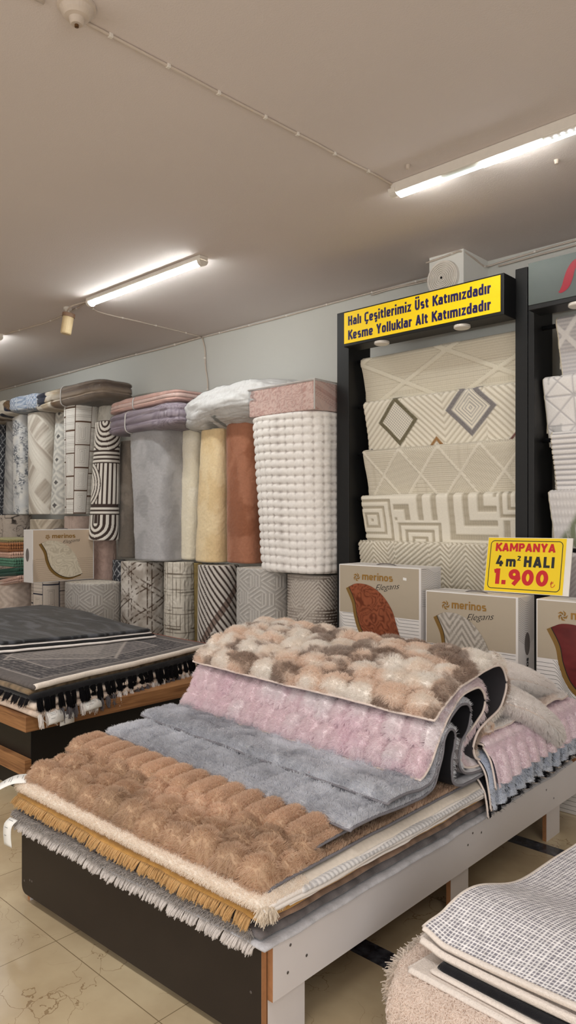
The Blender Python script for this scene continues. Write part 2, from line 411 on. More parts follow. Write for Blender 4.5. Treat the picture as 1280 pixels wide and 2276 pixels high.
# ------------------------------------------------------------------ camera, render settings
F_PX = 1620.0
cam_d = bpy.data.cameras.new('camera'); cam = bpy.data.objects.new('camera', cam_d); COL.objects.link(cam)
cam_d.sensor_fit = 'VERTICAL'; cam_d.sensor_height = 36.0; cam_d.lens = 36.0 * F_PX / 2276.0
cam_d.shift_y = 12.0 / 2276.0; cam_d.clip_start = 0.05
cam.location = (0, 0, 1.5); cam.rotation_euler = (math.radians(90), 0, math.radians(43.3))
scene.camera = cam
vs = scene.view_settings
vs.view_transform = 'Standard'; vs.look = 'None'; vs.gamma = 1.0; vs.use_curve_mapping = False; vs.exposure = EXPOSURE
cy = scene.cycles
cy.max_bounces = 9; cy.diffuse_bounces = 6; cy.glossy_bounces = 3; cy.transmission_bounces = 6; cy.transparent_max_bounces = 8
cy.caustics_reflective = False; cy.caustics_refractive = False; cy.sample_clamp_indirect = 6
try: scene.cycles_curves.shape = 'RIBBONS'
except Exception: pass
w = bpy.data.worlds.new('world'); scene.world = w; w.use_nodes = True
w.node_tree.nodes['Background'].inputs[0].default_value = (0.8, 0.9, 1, 1); w.node_tree.nodes['Background'].inputs[1].default_value = 0.05

# ------------------------------------------------------------------ setting
ZC = 3.227; X0, X1, Y0, Y1 = -12.5, 2.6, -4.0, 4.5
def marble():
    m = bpy.data.materials.new('polished_marble'); m.use_nodes = True
    nt = m.node_tree; b = nt.nodes['Principled BSDF']; L = nt.links.new; N = nt.nodes.new
    tc = N('ShaderNodeTexCoord'); sx = N('ShaderNodeSeparateXYZ'); L(tc.outputs['Object'], sx.inputs[0])
    def math_(op, a, b_=None, c=None):
        n = N('ShaderNodeMath'); n.operation = op
        for k, v in enumerate((a, b_, c)):
            if v is None: continue
            if isinstance(v, (int, float)): n.inputs[k].default_value = v
            else: L(v, n.inputs[k])
        return n.outputs[0]
    def line(coord, off, per, half):
        f = math_('FRACT', math_('DIVIDE', math_('SUBTRACT', coord, off), per))
        d = math_('MULTIPLY', math_('MINIMUM', f, math_('SUBTRACT', 1.0, f)), per)
        return math_('LESS_THAN', d, half)
    jx = line(sx.outputs[0], -2.368, 0.6, 0.0016); jy = line(sx.outputs[1], 1.315, 1.17, 0.0016)
    joint = math_('MAXIMUM', jx, jy)
    strip = line(sx.outputs[1], 2.03, 1.17, 0.045)
    n1 = N('ShaderNodeTexNoise'); n1.inputs['Scale'].default_value = 2.2; n1.inputs['Detail'].default_value = 6; L(tc.outputs['Object'], n1.inputs['Vector'])
    r1 = N('ShaderNodeValToRGB'); L(n1.outputs['Fac'], r1.inputs[0])
    e = r1.color_ramp.elements; e[0].position = .3; e[0].color = tuple(lin((158, 139, 110))) + (1,); e[1].position = .72; e[1].color = tuple(lin((200, 185, 154))) + (1,)
    # veins: distorted cell borders broken up by a second noise
    nd = N('ShaderNodeTexNoise'); nd.inputs['Scale'].default_value = 5; nd.inputs['Detail'].default_value = 5; L(tc.outputs['Object'], nd.inputs['Vector'])
    mx = N('ShaderNodeVectorMath'); mx.operation = 'MULTIPLY_ADD'; L(nd.outputs['Color'], mx.inputs[0]); mx.inputs[1].default_value = (.35, .35, .35); L(tc.outputs['Object'], mx.inputs[2])
    vo = N('ShaderNodeTexVoronoi'); vo.feature = 'DISTANCE_TO_EDGE'; vo.inputs['Scale'].default_value = 4.2; L(mx.outputs[0], vo.inputs['Vector'])
    n2 = N('ShaderNodeTexNoise'); n2.inputs['Scale'].default_value = 4; L(tc.outputs['Object'], n2.inputs['Vector'])
    vw = math_('MULTIPLY', math_('SUBTRACT', n2.outputs['Fac'], .44), .03)
    vein = math_('LESS_THAN', vo.outputs['Distance'], vw)
    veins = math_('MULTIPLY', vein, .6)
    m1 = N('ShaderNodeMix'); m1.data_type = 'RGBA'; L(veins, m1.inputs[0]); L(r1.outputs[0], m1.inputs[6]); m1.inputs[7].default_value = tuple(lin((112, 84, 52))) + (1,)
    m2 = N('ShaderNodeMix'); m2.data_type = 'RGBA'; L(strip, m2.inputs[0]); L(m1.outputs[2], m2.inputs[6])
    n3 = N('ShaderNodeTexNoise'); n3.inputs['Scale'].default_value = 30; n3.inputs['Detail'].default_value = 6; L(tc.outputs['Object'], n3.inputs['Vector'])
    r3 = N('ShaderNodeValToRGB'); L(n3.outputs['Fac'], r3.inputs[0]); e = r3.color_ramp.elements
    e[0].position = .35; e[0].color = tuple(lin((30, 31, 36))) + (1,); e[1].position = .75; e[1].color = tuple(lin((84, 86, 94))) + (1,)
    L(r3.outputs[0], m2.inputs[7])
    m3 = N('ShaderNodeMix'); m3.data_type = 'RGBA'; L(joint, m3.inputs[0]); L(m2.outputs[2], m3.inputs[6]); m3.inputs[7].default_value = tuple(lin((120, 104, 78))) + (1,)
    L(m3.outputs[2], b.inputs['Base Color']); b.inputs['Roughness'].default_value = 0.22
    return m
M = {}
M['ceil'] = mat('painted_ceiling', (221, 212, 209), 0.9, noise=(0.9, 0.03), bump=(160, 0.25, 0.004), spec=.2)
M['wall'] = mat('painted_wall', (203, 203, 198), 0.85, noise=(1.2, 0.03), bump=(90, 0.15, 0.003), spec=.2)
M['white_plastic'] = mat('white_plastic', (228, 222, 214), 0.45, noise=(30, .03))
M['cable'] = mat('cable_plastic', (205, 192, 180), 0.5, noise=(20, .05))
M['black_metal'] = mat('black_coated_metal', (15, 16, 18), 0.5, noise=(8, .1), bump=(300, .05, .001))
M['glow'] = mat('glowing_diffuser', (255, 255, 255), 0.4, emit=(0.97, 1.0, 0.97, GLOW))
M['dark_hole'] = mat('dark_recess', (20, 18, 18), 0.8)

structure(build('floor', [(X0, Y0, 0), (X1, Y0, 0), (X1, Y1, 0), (X0, Y1, 0), (X0, Y0, -.1), (X1, Y0, -.1), (X1, Y1, -.1), (X0, Y1, -.1)],
                [(0, 1, 2, 3), (7, 6, 5, 4), (0, 4, 5, 1), (1, 5, 6, 2), (2, 6, 7, 3), (3, 7, 4, 0)], marble()))
def slab(name, lo, hi, m): return structure(MB().box(lo, hi).out(name, m))
slab('ceiling', (X0, Y0, ZC), (X1, Y1, ZC + .15), M['ceil'])
slab('wall_back', (X0 - .15, Y1, 0), (X1 + .15, Y1 + .15, ZC + .15), M['wall'])
slab('wall_left', (X0 - .15, Y0 - .15, 0), (X0, Y1, ZC + .15), M['wall'])
slab('wall_right', (X1, Y0 - .15, 0), (X1 + .15, Y1, ZC + .15), M['wall'])
slab('wall_rear', (X0, Y0 - .15, 0), (X1, Y0, ZC + .15), M['wall'])
# boxed-in duct in the corner of wall and ceiling
slab('wall_duct', (-2.645, 4.18, 2.88), (-2.39, 4.5, ZC), mat('duct_paint', (232, 232, 228), .7, noise=(3, .03)))

# ------------------------------------------------------------------ ceiling lamps
def half_tube(x0, x1, y, z, r, n=10, flat=1.0):
    V = []; Fc = []
    for x in (x0, x1):
        for k in range(n + 1):
            a = math.pi * k / n; V.append((x, y + r * math.cos(a), z - r * flat * math.sin(a)))
    m = n + 1
    Fc = [(k, k + 1, m + k + 1, m + k) for k in range(n)] + [tuple(range(m)), tuple(range(2 * m - 1, m - 1, -1))]
    return V, Fc
def tube_lamp(x0, x1, y, label, caps=True):
    t = thing('tube_lamp', label, 'ceiling lamp', (x0, y, ZC), 'tube lamps on the ceiling')
    MB().box((x0, y - .036, ZC - .032), (x1, y + .036, ZC - .001), .004).out('housing', M['white_plastic'], t)
    mb = MB(); mb.add(*half_tube(x0 + .03, x1 - .03, y, ZC - .032, .027)); mb.out('diffuser', M['glow'], t, smooth=True)
    for a, b in ((x0, x0 + .03), (x1 - .03, x1)):
        MB().add(*half_tube(a, b, y, ZC - .03, .037)).out('end_cap', M['white_plastic'], t)
    return t
tube_lamp(-5.09, -3.70, 3.117, 'white tube lamp, complete and glowing, between the dangling sensor and the ceiling middle')
tube_lamp(-8.05, -6.66, 3.12, 'tube lamp whose tip shows at the left edge of the photo')
# the broken long lamp
t = thing('tube_lamp', 'long white tube lamp with broken diffuser baring its row of diodes', 'ceiling lamp', (-2.2, 3.14, ZC), 'tube lamps on the ceiling')
ya = 3.14
MB().box((-2.2, ya - .034, ZC - .052), (0.3, ya + .012, ZC - .001), .004).out('housing', M['white_plastic'], t)
lens = mat('clear_lens', (214, 236, 236), 0.25, noise=(20, .03), emit=(.8, 1, 1, GLOW * .04))
for a, b, mm, f in ((-2.17, -1.93, 'glow', 1), (-1.70, -1.50, 'glow', 1), (-1.49, -1.39, 'glow', .9)):
    MB().add(*half_tube(a, b, ya + .014, ZC - .045, .021, flat=f)).out('diffuser', M[mm], t, smooth=True)
for a, b in ((-1.93, -1.70), (-1.39, 0.27)):
    MB().box((a, ya + .006, ZC - .062), (b, ya + .026, ZC - .048), .003).out('clear_strip', lens, t)
strip = MB().box((-1.39, ya - .030, ZC - .056), (0.27, ya + .006, ZC - .052)).out('diode_strip', M['white_plastic'], t)
led = mat('diode', (255, 255, 255), .4, emit=(.9, .93, 1, GLOW * .12))
for k in range(22):
    x = -1.37 + k * .032
    MB().box((x - .007, ya - .018, ZC - .062), (x + .007, ya - .004, ZC - .056), .002).out('diode', led, t)
for a, b in ((-2.21, -2.17), (.27, .31)): MB().add(*half_tube(a, b, ya - .008, ZC - .03, .034)).out('end_cap', M['white_plastic'], t)

def area(x, y, sx, sy, p, col=(1, .97, .93), z=ZC - .06):
    l = bpy.data.lights.new('ceiling_tube_light', 'AREA'); l.shape = 'RECTANGLE'; l.size = sx; l.size_y = sy; l.energy = p; l.color = col
    o = bpy.data.objects.new('ceiling_tube_light', l); COL.objects.link(o); o.location = (x, y, z)
for x, y, z, sx, sy, p, az in FILL_LIGHTS:      # unseen fill lights added behind and to the right of the camera
    l = bpy.data.lights.new('fill_light', 'AREA'); l.shape = 'RECTANGLE'; l.size = sx; l.size_y = sy; l.energy = p; l.color = (1, .985, .97)
    o = bpy.data.objects.new('fill_light', l); COL.objects.link(o); o.location = (x, y, z); o.rotation_euler = (math.radians(90), 0, math.radians(az))
for x, y, p in LAMPS: area(x, y, 1.35, .07, p)

# ------------------------------------------------------------------ cables and small things on the ceiling
def cable(name, pts, r, label, clips=0, cat='cable', grp='white cables on ceiling and wall', wob=.004, cl=(0, 0, 0)):
    P, s = smooth_path(pts, .05); k = np.arange(len(P))
    P = P + np.stack([vn(k * .35, k * 0, 3) - .5, vn(k * .35, k * 0, 4) - .5, 0 * k], 1) * wob * 2
    o = thing(name, label, cat, tuple(P[0]), grp)
    MB().tube(P, r, 6).out('cable_sheath', M['cable'], o, smooth=True)
    for q in range(clips):
        i = int((q + .6) * len(P) / (clips + .2)); i = min(i, len(P) - 1); c = P[i] + np.array(cl)
        MB().box(c - r * 1.25, c + r * 1.25, r * .5).out('clip', M['white_plastic'], o)
    return o
zc = ZC - .006
cable('ceiling_cable', [(-2.247, 1.36, zc), (-2.235, 1.7, zc), (-2.226, 2.0, zc), (-2.207, 2.55, zc), (-2.19, 3.1, zc), (-2.215, 3.15, zc - .012), (-2.232, 3.128, zc - .02), (-2.238, 3.17, zc - .01)], .0065,
      'white cable running from the round ceiling rose to the broken lamp', 8)
cable('ceiling_cable', [(-2.26, 1.215, zc), (-2.27, 1.0, zc), (-2.28, .6, zc)], .008, 'short thick white cable above the round ceiling rose, leaving the photo top', 0)
cable('ceiling_cable', [(-5.12, 3.16, zc), (-5.33, 3.34, zc), (-5.345, 3.8, zc), (-5.352, 4.2, zc), (-5.36, 4.49, zc)], .006, 'thin cable from the complete tube lamp to the wall corner', 4)
cable('wall_cable', [(-5.345, 4.488, ZC - .02), (-5.31, 4.488, 3.1), (-5.30, 4.488, 2.95), (-5.275, 4.488, 2.8), (-5.262, 4.488, 2.65), (-5.255, 4.488, 2.5)], .007, 'cable dropping down the wall towards the white quilt bag', 2, cl=(0, -.004, 0))
cable('wall_cable', [(-11.5, 4.485, ZC - .02), (-9.5, 4.485, ZC - .018), (-8, 4.485, ZC - .024), (-6.8, 4.485, ZC - .014), (-6, 4.485, ZC - .02), (-5.36, 4.485, ZC - .012)], .008, 'cable along the ceiling edge left of the wall drop', 9, cl=(0, -.004, 0))
cable('wall_cable', [(-5.34, 4.487, ZC - .014), (-4.4, 4.487, ZC - .02), (-3.6, 4.487, ZC - .012), (-3.0, 4.487, ZC - .016), (-2.70, 4.487, ZC - .03)], .006, 'cable along the ceiling edge between wall drop and boxed duct', 6, cl=(0, -.004, 0))
cable('wall_cable', [(-3.35, 4.483, ZC - .032), (-3.2, 4.483, ZC - .025), (-3.0, 4.483, ZC - .03), (-2.75, 4.483, ZC - .035)], .005, 'second thin cable under the ceiling edge just left of the duct', 0)
cable('wall_cable', [(-2.66, 4.172, ZC - .03), (-2.5, 4.172, ZC - .02), (-2.4, 4.172, ZC - .014), (-2.385, 4.3, ZC - .03), (-2.38, 4.46, ZC - .05), (-2.3, 4.487, ZC - .035), (-1.9, 4.487, ZC - .02), (-1.2, 4.487, ZC - .015)], .006, 'cable bent around the boxed duct and on to the right', 5, cl=(0, -.004, 0))
cable('wall_cable', [(-2.30, 4.483, ZC - .058), (-1.9, 4.483, ZC - .05), (-1.2, 4.483, ZC - .045)], .006, 'lower of two cables along the ceiling edge right of the duct', 1, cl=(0, -.004, 0))
cable('ceiling_cable', [(-5.13, 3.13, zc), (-5.4, 3.18, zc), (-5.9, 3.22, zc), (-6.64, 3.16, zc)], .006, 'cable between the complete tube lamp and the lamp cut off at left', 3)

# round ceiling rose
t = thing('ceiling_rose', 'round white ceiling rose with a bare screw, cable on both sides', 'ceiling rose', (-2.204, 1.30, ZC))
def lathe(prof, n=32, c=(0, 0, 0), axis='z'):
    V = []; m = len(prof)
    for k in range(n):
        a = 2 * math.pi * k / n
        for r, z in prof:
            V.append((c[0] + r * math.cos(a), c[1] + r * math.sin(a), c[2] + z) if axis == 'z' else (c[0] + r * math.cos(a), c[1] + z, c[2] + r * math.sin(a)))
    Fc = [(k * m + i, ((k + 1) % n) * m + i, ((k + 1) % n) * m + i + 1, k * m + i + 1) for k in range(n) for i in range(m - 1)]
    return V, Fc
MB().add(*lathe([(0, -.001), (.064, -.001), (.064, -.012), (.056, -.016), (.05, -.03), (.04, -.042), (.026, -.046), (.022, -.062), (.018, -.066), (0, -.066)], c=(-2.204, 1.30, ZC))).out('rose_body', M['cable'], t, smooth=False)
MB().add(*lathe([(0, -.066), (.007, -.066), (.007, -.074), (0, -.075)], 12, c=(-2.204, 1.30, ZC))).out('screw', mat('dull_brass', (120, 90, 60), .4, .8), t)
MB().box((-2.17, 1.22, ZC - .012), (-2.12, 1.27, ZC - .001)).out('old_patch', mat('brown_patch', (150, 120, 95), .9, noise=(30, .2)), t)

# dangling motion sensor
sx_, sy_ = -5.33, 3.06
t = thing('motion_sensor', 'small yellowed cylinder sensor hanging from a white ceiling mount', 'sensor', (sx_, sy_, ZC))
MB().add(*lathe([(0, -.001), (.034, -.001), (.034, -.018), (.016, -.03), (.016, -.075), (0, -.075)], 16, c=(sx_ - .10, sy_ + .06, ZC))).out('mount', M['white_plastic'], t)
def tilt(V, c=(sx_, sy_, ZC - .16)):
    Rm = np.array(Matrix.Rotation(math.radians(9), 3, Vector((-.686, .728, 0)))); return (V - np.array(c)) @ Rm.T + np.array(c)
MB().add(*lathe([(0, .078), (.047, .078), (.05, .07), (.05, .052), (.043, .05), (.043, -.08), (.038, -.088), (0, -.088)], 20, c=(sx_, sy_, ZC - .16))).out('sensor_body', mat('yellowed_plastic', (222, 200, 158), .5, noise=(12, .1)), t, xf=tilt)
MB().add(*lathe([(.051, .079), (.051, .05), (.045, .05)], 20, c=(sx_, sy_, ZC - .16))).out('collar', mat('brown_plastic', (140, 112, 92), .6), t, xf=tilt)
MB().add(*[tubegeo(smooth_path([(sx_ - .09, sy_ + .05, ZC - .06), (sx_ - .04, sy_ + .02, ZC - .05), (sx_ + .04, sy_ + .01, ZC - .03), (sx_ + .1, sy_ + .04, ZC - .015), (sx_ + .2, sy_ + .06, ZC - .012)], .02)[0], .006, 6)][0]).out('lead', M['cable'], t)
MB().tube([(sx_ - .09, sy_ + .05, ZC - .07), (sx_ - .03, sy_ + .01, ZC - .08), (sx_, sy_, ZC - .09)], .01, 8).out('arm', M['white_plastic'], t)
# bits left on the ceiling
for x, y, l in ((-2.02, 3.0, 'small white plug stub on the ceiling beside the broken lamp start'), (-1.47, 3.45, 'small screw stub on the ceiling right of the broken lamp')):
    o = MB().add(*lathe([(0, -.001), (.012, -.001), (.009, -.02), (0, -.022)], 10, c=(x, y, ZC))).out('ceiling_plug', M['cable']); tag(o, l, 'plug')

# round exhaust vent on the duct
t = thing('exhaust_vent', 'round white ribbed exhaust vent on the boxed duct under the ceiling', 'vent', (-2.52, 4.18, 3.05))
prof = [(0, -.03), (.012, -.03), (.014, -.022)]
for k in range(7):
    r = .02 + k * .0125; prof += [(r, -.03), (r + .007, -.03), (r + .008, -.022), (r + .012, -.022)]
prof += [(.112, -.024), (.116, -.001), (0, -.001)]
MB().add(*lathe(prof, 48, c=(-2.535, 4.18, 3.065), axis='y')).out('vent_cover', M['white_plastic'], t)
MB().add(*lathe([(0, -.034), (.008, -.034), (.008, -.03), (0, -.03)], 12, c=(-2.535, 4.18, 3.065), axis='y')).out('centre_screw', M['dark_hole'], t)
# ------------------------------------------------------------------ carpet racks along the back wall
def stitch(m, extra): return m
M['cream_wool'] = mat('cream_woven_pile', (225, 215, 195), .95, attr=True, noise=(150, .06), bump=(500, .35, .002), spec=.15, sheen=.15)

def rack(x0, x1, w0, w1, label):
    t = thing('carpet_rack', label, 'rack', (x0, 4.0, 0), 'black carpet display racks')
    MB().box((x0, 4.0, 0), (x0 + w0, 4.25, 2.945), .003).out('post', M['black_metal'], t)
    MB().box((x1 - w1, 4.0, 0), (x1, 4.25, 2.945), .003).out('post', M['black_metal'], t)
    for z in (2.62, 2.30, 1.965, 1.645, 1.33): MB().tube([(x0 + w0 - .01, 4.115, z - .018), (x1 - w1 + .01, 4.115, z - .018)], .013, 10).out('rod', M['black_metal'], t, smooth=True)
    MB().box((x0 + w0, 4.22, 2.86), (x1 - w1, 4.25, 2.93), .003).out('top_beam', M['black_metal'], t)
    return t
rack(-3.292, -1.875, .106, .075, 'black carpet rack carrying the yellow two-line sign')
rack(-1.872, -.62, .037, .1, 'black carpet rack right of it under the grey sign with red swoosh')

def hang(name, x0, x1, z, drop, colf, label, tilt=.07, res=.0055, seed=0, wav=.006):
    """a rug laid over a rod: front drop, turn over the rod, back drop"""
    R = .026
    pr = [(4.115 - R + tilt, z - drop), (4.115 - R + tilt * .5, z - drop * .5), (4.115 - R - .004, z - R * 1.3), (4.115 - R * .7, z - R * .25), (4.115, z), (4.115 + R * .7, z - R * .25), (4.115 + R, z - R * 1.4), (4.115 + R + .01, z - drop * .8)]
    P, s = smooth_path(pr, res); P = P[::-1]; n = len(P); s = s[-1] - s[::-1]
    back = s[-1] - drop
    nx = int((x1 - x0) / res) + 1; xs = np.linspace(x0, x1, nx)
    G = np.zeros((nx, n, 3)); G[..., 0] = xs[:, None]; G[..., 1] = P[None, :, 0]; G[..., 2] = P[None, :, 1]
    U = np.repeat((xs - x0)[:, None], n, 1); W = np.repeat((s - back)[None], nx, 0)      # W: metres down from the rod
    G[..., 1] += (fbm(U * 3 + seed, W * 2, seed) - .5) * wav * 2
    G[..., 0] += (fbm(W * 5, W * 0, seed + 4) - .5)[..., :] * .012 + np.clip(W, 0, 1) * .03 * (1 - 2 * (U / U.max()))
    c, h = colf(U, np.abs(W))
    sh = Sheet(G, res, res, 1)
    if sh.N[nx // 2, -5, 1] > 0: sh = Sheet(G, res, res, -1)
    sh = sh.lift(h)
    t = thing(name, label, 'rug', (x0, 4.1, z), 'rugs hung on the racks')
    sh.mesh('rug_pile', M['cream_wool'], t, c, th=.009)
    b = np.vstack([sh.P[0] - sh.N[0] * .004]); MB().tube(b, .0055, 6).out('bound_edge', M['edge_cream'], t, smooth=True)
    b = np.vstack([sh.P[-1] - sh.N[-1] * .004]); MB().tube(b, .0055, 6).out('bound_edge', M['edge_cream'], t, smooth=True)
    return t
M['edge_cream'] = mat('bound_edge_yarn', (222, 212, 192), .9, noise=(200, .1), bump=(600, .4, .002))
CR = lin((226, 219, 202)); CR2 = lin((188, 178, 158)); CR3 = lin((240, 234, 220))  # CR2 deepens the hollows: relief shading put into the colour

def knit(U, W, s):                       # rows of little loops
    return (np.abs(np.sin(U * math.pi / s)) * np.abs(np.sin(W * math.pi / s * 1.3))) ** .6
def pat_knit_diamonds(U, W):
    a = (U * .9 + W * 1.9); b = (U * .9 - W * 1.9)
    d1 = np.abs(((a + .25) % .62) - .31); d2 = np.abs(((b + .38) % .62) - .31)
    bandm = np.maximum(band(d1, .030, .004), band(d2, .030, .004))
    cell = (np.floor((a + .56) / .62) + 2 * np.floor((b + .69) / .62)) % 3
    k1 = knit(U, W, .011); k2 = np.abs(np.sin(W * math.pi / .014)) ** .7 * (.6 + .4 * np.abs(np.sin(U * math.pi / .009))); k3 = (((np.floor(W / .028)) % 2) * knit(U, W, .014) + ((np.floor(W / .028) + 1) % 2) * .9)
    tex = np.where(cell == 0, k1, np.where(cell == 1, k2, k3))
    rim = np.maximum(band(np.abs(d1) - .034, .004), band(np.abs(d2) - .034, .004)) * (1 - bandm)
    h = bandm * (.006 + .002 * vn(U * 200, W * 200, 1)) + (1 - bandm) * tex * .0045
    col = mixc(CR, CR2, (1 - bandm) * (1 - tex) * .75 + rim * .5); return col, h
def dia(U, W, cx, cy, rx, ry): return np.abs(U - cx) / rx + np.abs(W - cy) / ry
def pat_big_diamonds(U, W):
    rid = (U + W * 1.05) ; rid2 = (U - W * 1.05)
    z = np.where(((U + .17 * 0) % .62) < .31, rid, rid2)
    st = tri(z / .046); h = .0035 * sm(.2, .6, st); col = mixc(CR2, CR3, .35 + .65 * sm(.2, .6, st))
    for cx, cy, rx, ry, rc, lab in ((.265, .150, .165, .175, (96, 88, 62), 0), (.82, .115, .185, .185, (122, 118, 122), 1), (.555, .40, .12, .13, (150, 104, 44), 2), (1.12, .38, .1, .1, (110, 60, 58), 2), (.02, .42, .1, .1, (80, 80, 86), 2)):
        d = dia(U, W, cx, cy, rx, ry); ins = d < .98
        bd = band(d - .86, .115, .02)
        inner = sm(.74, .72, d)
        if lab == 0: tx = ((np.floor(U / .011) + np.floor(W / .011)) % 2) * .8
        else: tx = (tri(d * 7.5) > .5) * .8
        ic = mixc(CR3, lin((150, 148, 146)), tx * .8)
        col = np.where(ins[..., None], mixc(col, CR3, 1), col); col = mixc(col, ic, inner); col = mixc(col, lin(rc), bd * (.85 + .15 * vn(U * 300, W * 300, 2)))
        h = np.where(ins, .002 + .003 * bd, h)
    return col, h
def pat_bead_diamonds(U, W):
    p = .30; a = (U / p + W / .36); b = (U / p - W / .36)
    fa = np.abs((a % 1) - .5); fb = np.abs((b % 1) - .5)
    edge = np.maximum(sm(.45, .475, fa), sm(.45, .475, fb)); bead = np.abs(np.sin((U + W) * math.pi / .012))
    k = (np.floor(a) + 2 * np.floor(b)) % 4
    t0 = tri(W / .0135); t1 = tri((U + W * .9) / .017); t2 = knit(U, W, .012); t3 = tri((U - W * .9) / .017)
    tx = np.select([k == 0, k == 1, k == 2], [t0, t1, t2], t3)
    tx = tx * (.65 + .35 * np.abs(np.sin(U * math.pi / .0095)))
    h = np.where(edge > .5, .004 + .003 * bead, .0055 * tx); col = mixc(CR2, CR3, np.where(edge > .5, .5 + .4 * bead, .1 + .8 * tx)); return col, h
def pat_greek(U, W):
    p = .38; u = (U + .12) / p; w = W / p * 1.15; iu = np.floor(u); fu = u - iu; iw = np.floor(w + .5 * (iu % 2)); fw = (w + .5 * (iu % 2)) - iw
    flip = ((iu + iw) % 2); d = np.where(flip > 0, np.maximum(fu, 1 - fw), np.maximum(1 - fu, fw)); d2 = np.maximum(np.abs(fu - .5), np.abs(fw - .5)) * 2
    d = np.where((iu + 2 * iw) % 3 == 0, d2, d)
    st = tri(d * 3.6); up = sm(.30, .5, st)
    mesh = knit(U, W, .008) * .5
    return mixc(CR2 * .92, CR3 * .97, up + (1 - up) * mesh * .5), .008 * up + (1 - up) * mesh * .002
def pat_chevron(U, W):
    p = .24; k = np.floor(U / (p / 2)); f = np.where(k % 2 == 0, U % (p / 2), p / 2 - (U % (p / 2)))
    f2 = np.where(np.floor((U + .06) / .36) % 2 == 0, f, U * .7 % .2)
    st = tri((W + f2 * 1.0) / .032); up = sm(.25, .55, st); n = vn(U * 140, W * 140, 3)
    return mixc(CR2 * .95, CR3, up * (.6 + .4 * n)), .005 * up + .001 * n
zs = (2.615, 2.308, 1.968, 1.650, 1.335)
hang('hanging_rug', -3.140, -1.965, zs[0], .40, pat_knit_diamonds, 'cream rug of knitted diamond bands, topmost under the yellow sign', seed=1)
hang('hanging_rug', -3.118, -1.962, zs[1], .42, pat_big_diamonds, 'cream rug with one olive and one grey bordered diamond', seed=2)
hang('hanging_rug', -3.120, -1.962, zs[2], .40, pat_bead_diamonds, 'cream woven rug of hatched diamonds, third from rack top', seed=3)
hang('hanging_rug', -3.136, -1.962, zs[3], .40, pat_greek, 'cream rug with raised stepped key blocks, fourth from rack top', seed=4)
hang('hanging_rug', -3.162, -1.962, zs[4], .50, pat_chevron, 'cream rug with zigzag relief just above the white boxes', seed=5)
# second rack
LG = lin((222, 218, 218)); LG2 = lin((186, 184, 188)); LG3 = lin((242, 239, 238))
def p2a(U, W):
    d1 = np.abs(((U * 1.2 + W) % .3) - .15); d2 = np.abs(((U * 1.2 - W + .2) % .3) - .15); b = np.maximum(band(d1, .022, .004), band(d2, .022, .004))
    st = tri(W / .022); return mixc(mixc(LG2, LG, st), LG3, b), .005 * b + .004 * st * (1 - b)
def p2b(U, W):
    p = .17; fu = (U % p) / p - .5; fw = ((W + .06) % p) / p - .5
    g = np.minimum(np.minimum(np.abs(np.abs(fu) - .5), np.abs(np.abs(fw) - .5)), np.minimum(np.abs(fu - fw), np.abs(fu + fw)) * .7) * p
    l = band(g, .004, .002); sp = sm(.66, .7, fbm(U * 14, W * 14, 6)) * .6
    return mixc(mixc(LG3, LG2, l * .8), lin((170, 170, 172)), sp), -.004 * l + .004
def p2c(U, W):
    st = tri(W / .03); L = sm(.17, .15, U); fl = sm(.45, .5, fbm(U * 8, W * 8, 8)); br = np.maximum(band(np.abs(((U + W) % .12) - .06), .012), band(np.abs(((U - W) % .12) - .06), .012))
    c2 = mixc(mixc(LG, lin((176, 178, 186)), fl), LG3, br * .7)
    return mixc(c2, mixc(LG2, LG3, sm(.2, .5, st)), L), L * .007 * sm(.2, .5, st) + (1 - L) * .004 * br
def p2d(U, W):
    st = tri(U / .02) * tri(W / .05); r = U + .03; up = sm(.0, .04, .22 - U * .4 - W * .8); gr = sm(.01, .05, U * .9 - np.abs(W - .28) * .7) * (.5 + .5 * sm(.4, .6, fbm(U * 60, W * 20, 9)))
    c = mixc(mixc(LG, LG3, st), lin((134, 142, 118)), gr); return c, .006 * st * up
def p2e(U, W):
    st = tri((U + W) / .03); return mixc(lin((190, 180, 182)), LG, st), .003 * st
hang('hanging_rug', -1.742, -.75, 2.645, .36, p2a, 'pale rug with crossing raised bands, topmost under the grey sign', seed=6)
hang('hanging_rug', -1.822, -.75, 2.310, .40, p2b, 'pale grey rug with triangle lattice lines and grey flecks', seed=7)
hang('hanging_rug', -1.772, -.75, 1.985, .40, p2c, 'pale rug with white ribbed border and blue-grey field', seed=8)
hang('hanging_rug', -1.785, -.75, 1.655, .45, p2d, 'pale rug with green mountain shape above the price sign', seed=9)
hang('hanging_rug', -1.80, -.75, 1.30, .40, p2e, 'lilac grey rug partly hidden behind the price sign', seed=10)

# ------------------------------------------------------------------ signs over the racks
M['yellow_sign'] = mat('yellow_sign_glow_print', (250, 212, 8), .45, noise=(2, .03), emit=(.9, .65, .01, .10))  # faint emission added so the printed face glows by itself
M['navy'] = mat('navy_letters', (30, 22, 92), .5)
t = thing('sign_box', 'yellow two-line shop sign with navy lettering in a black box', 'sign', (-3.11, 3.85, 2.65))
MB().box((-3.112, 3.85, 2.652), (-1.944, 4.0, 2.89), .004).out('sign_case', M['black_metal'], t)
MB().box((-3.103, 3.846, 2.672), (-1.965, 3.851, 2.88), .0).out('sign_face', M['yellow_sign'], t)
ex, ey = (1, 0, 0), (0, 0, 1)
strokes_on('lettering', 'Halı Çeşitlerimiz Üst Katımızdadır', (-3.068, 3.846, 2.788), ex, ey, 1.045, .064, M['navy'], t, lift=.0012, W=.50, X=.74, t=.205, gap=.075)
strokes_on('lettering', 'Kesme Yolluklar Alt Katımızdadır', (-3.068, 3.846, 2.693), ex, ey, 1.045, .064, M['navy'], t, lift=.0012, W=.50, X=.74, t=.205, gap=.075)
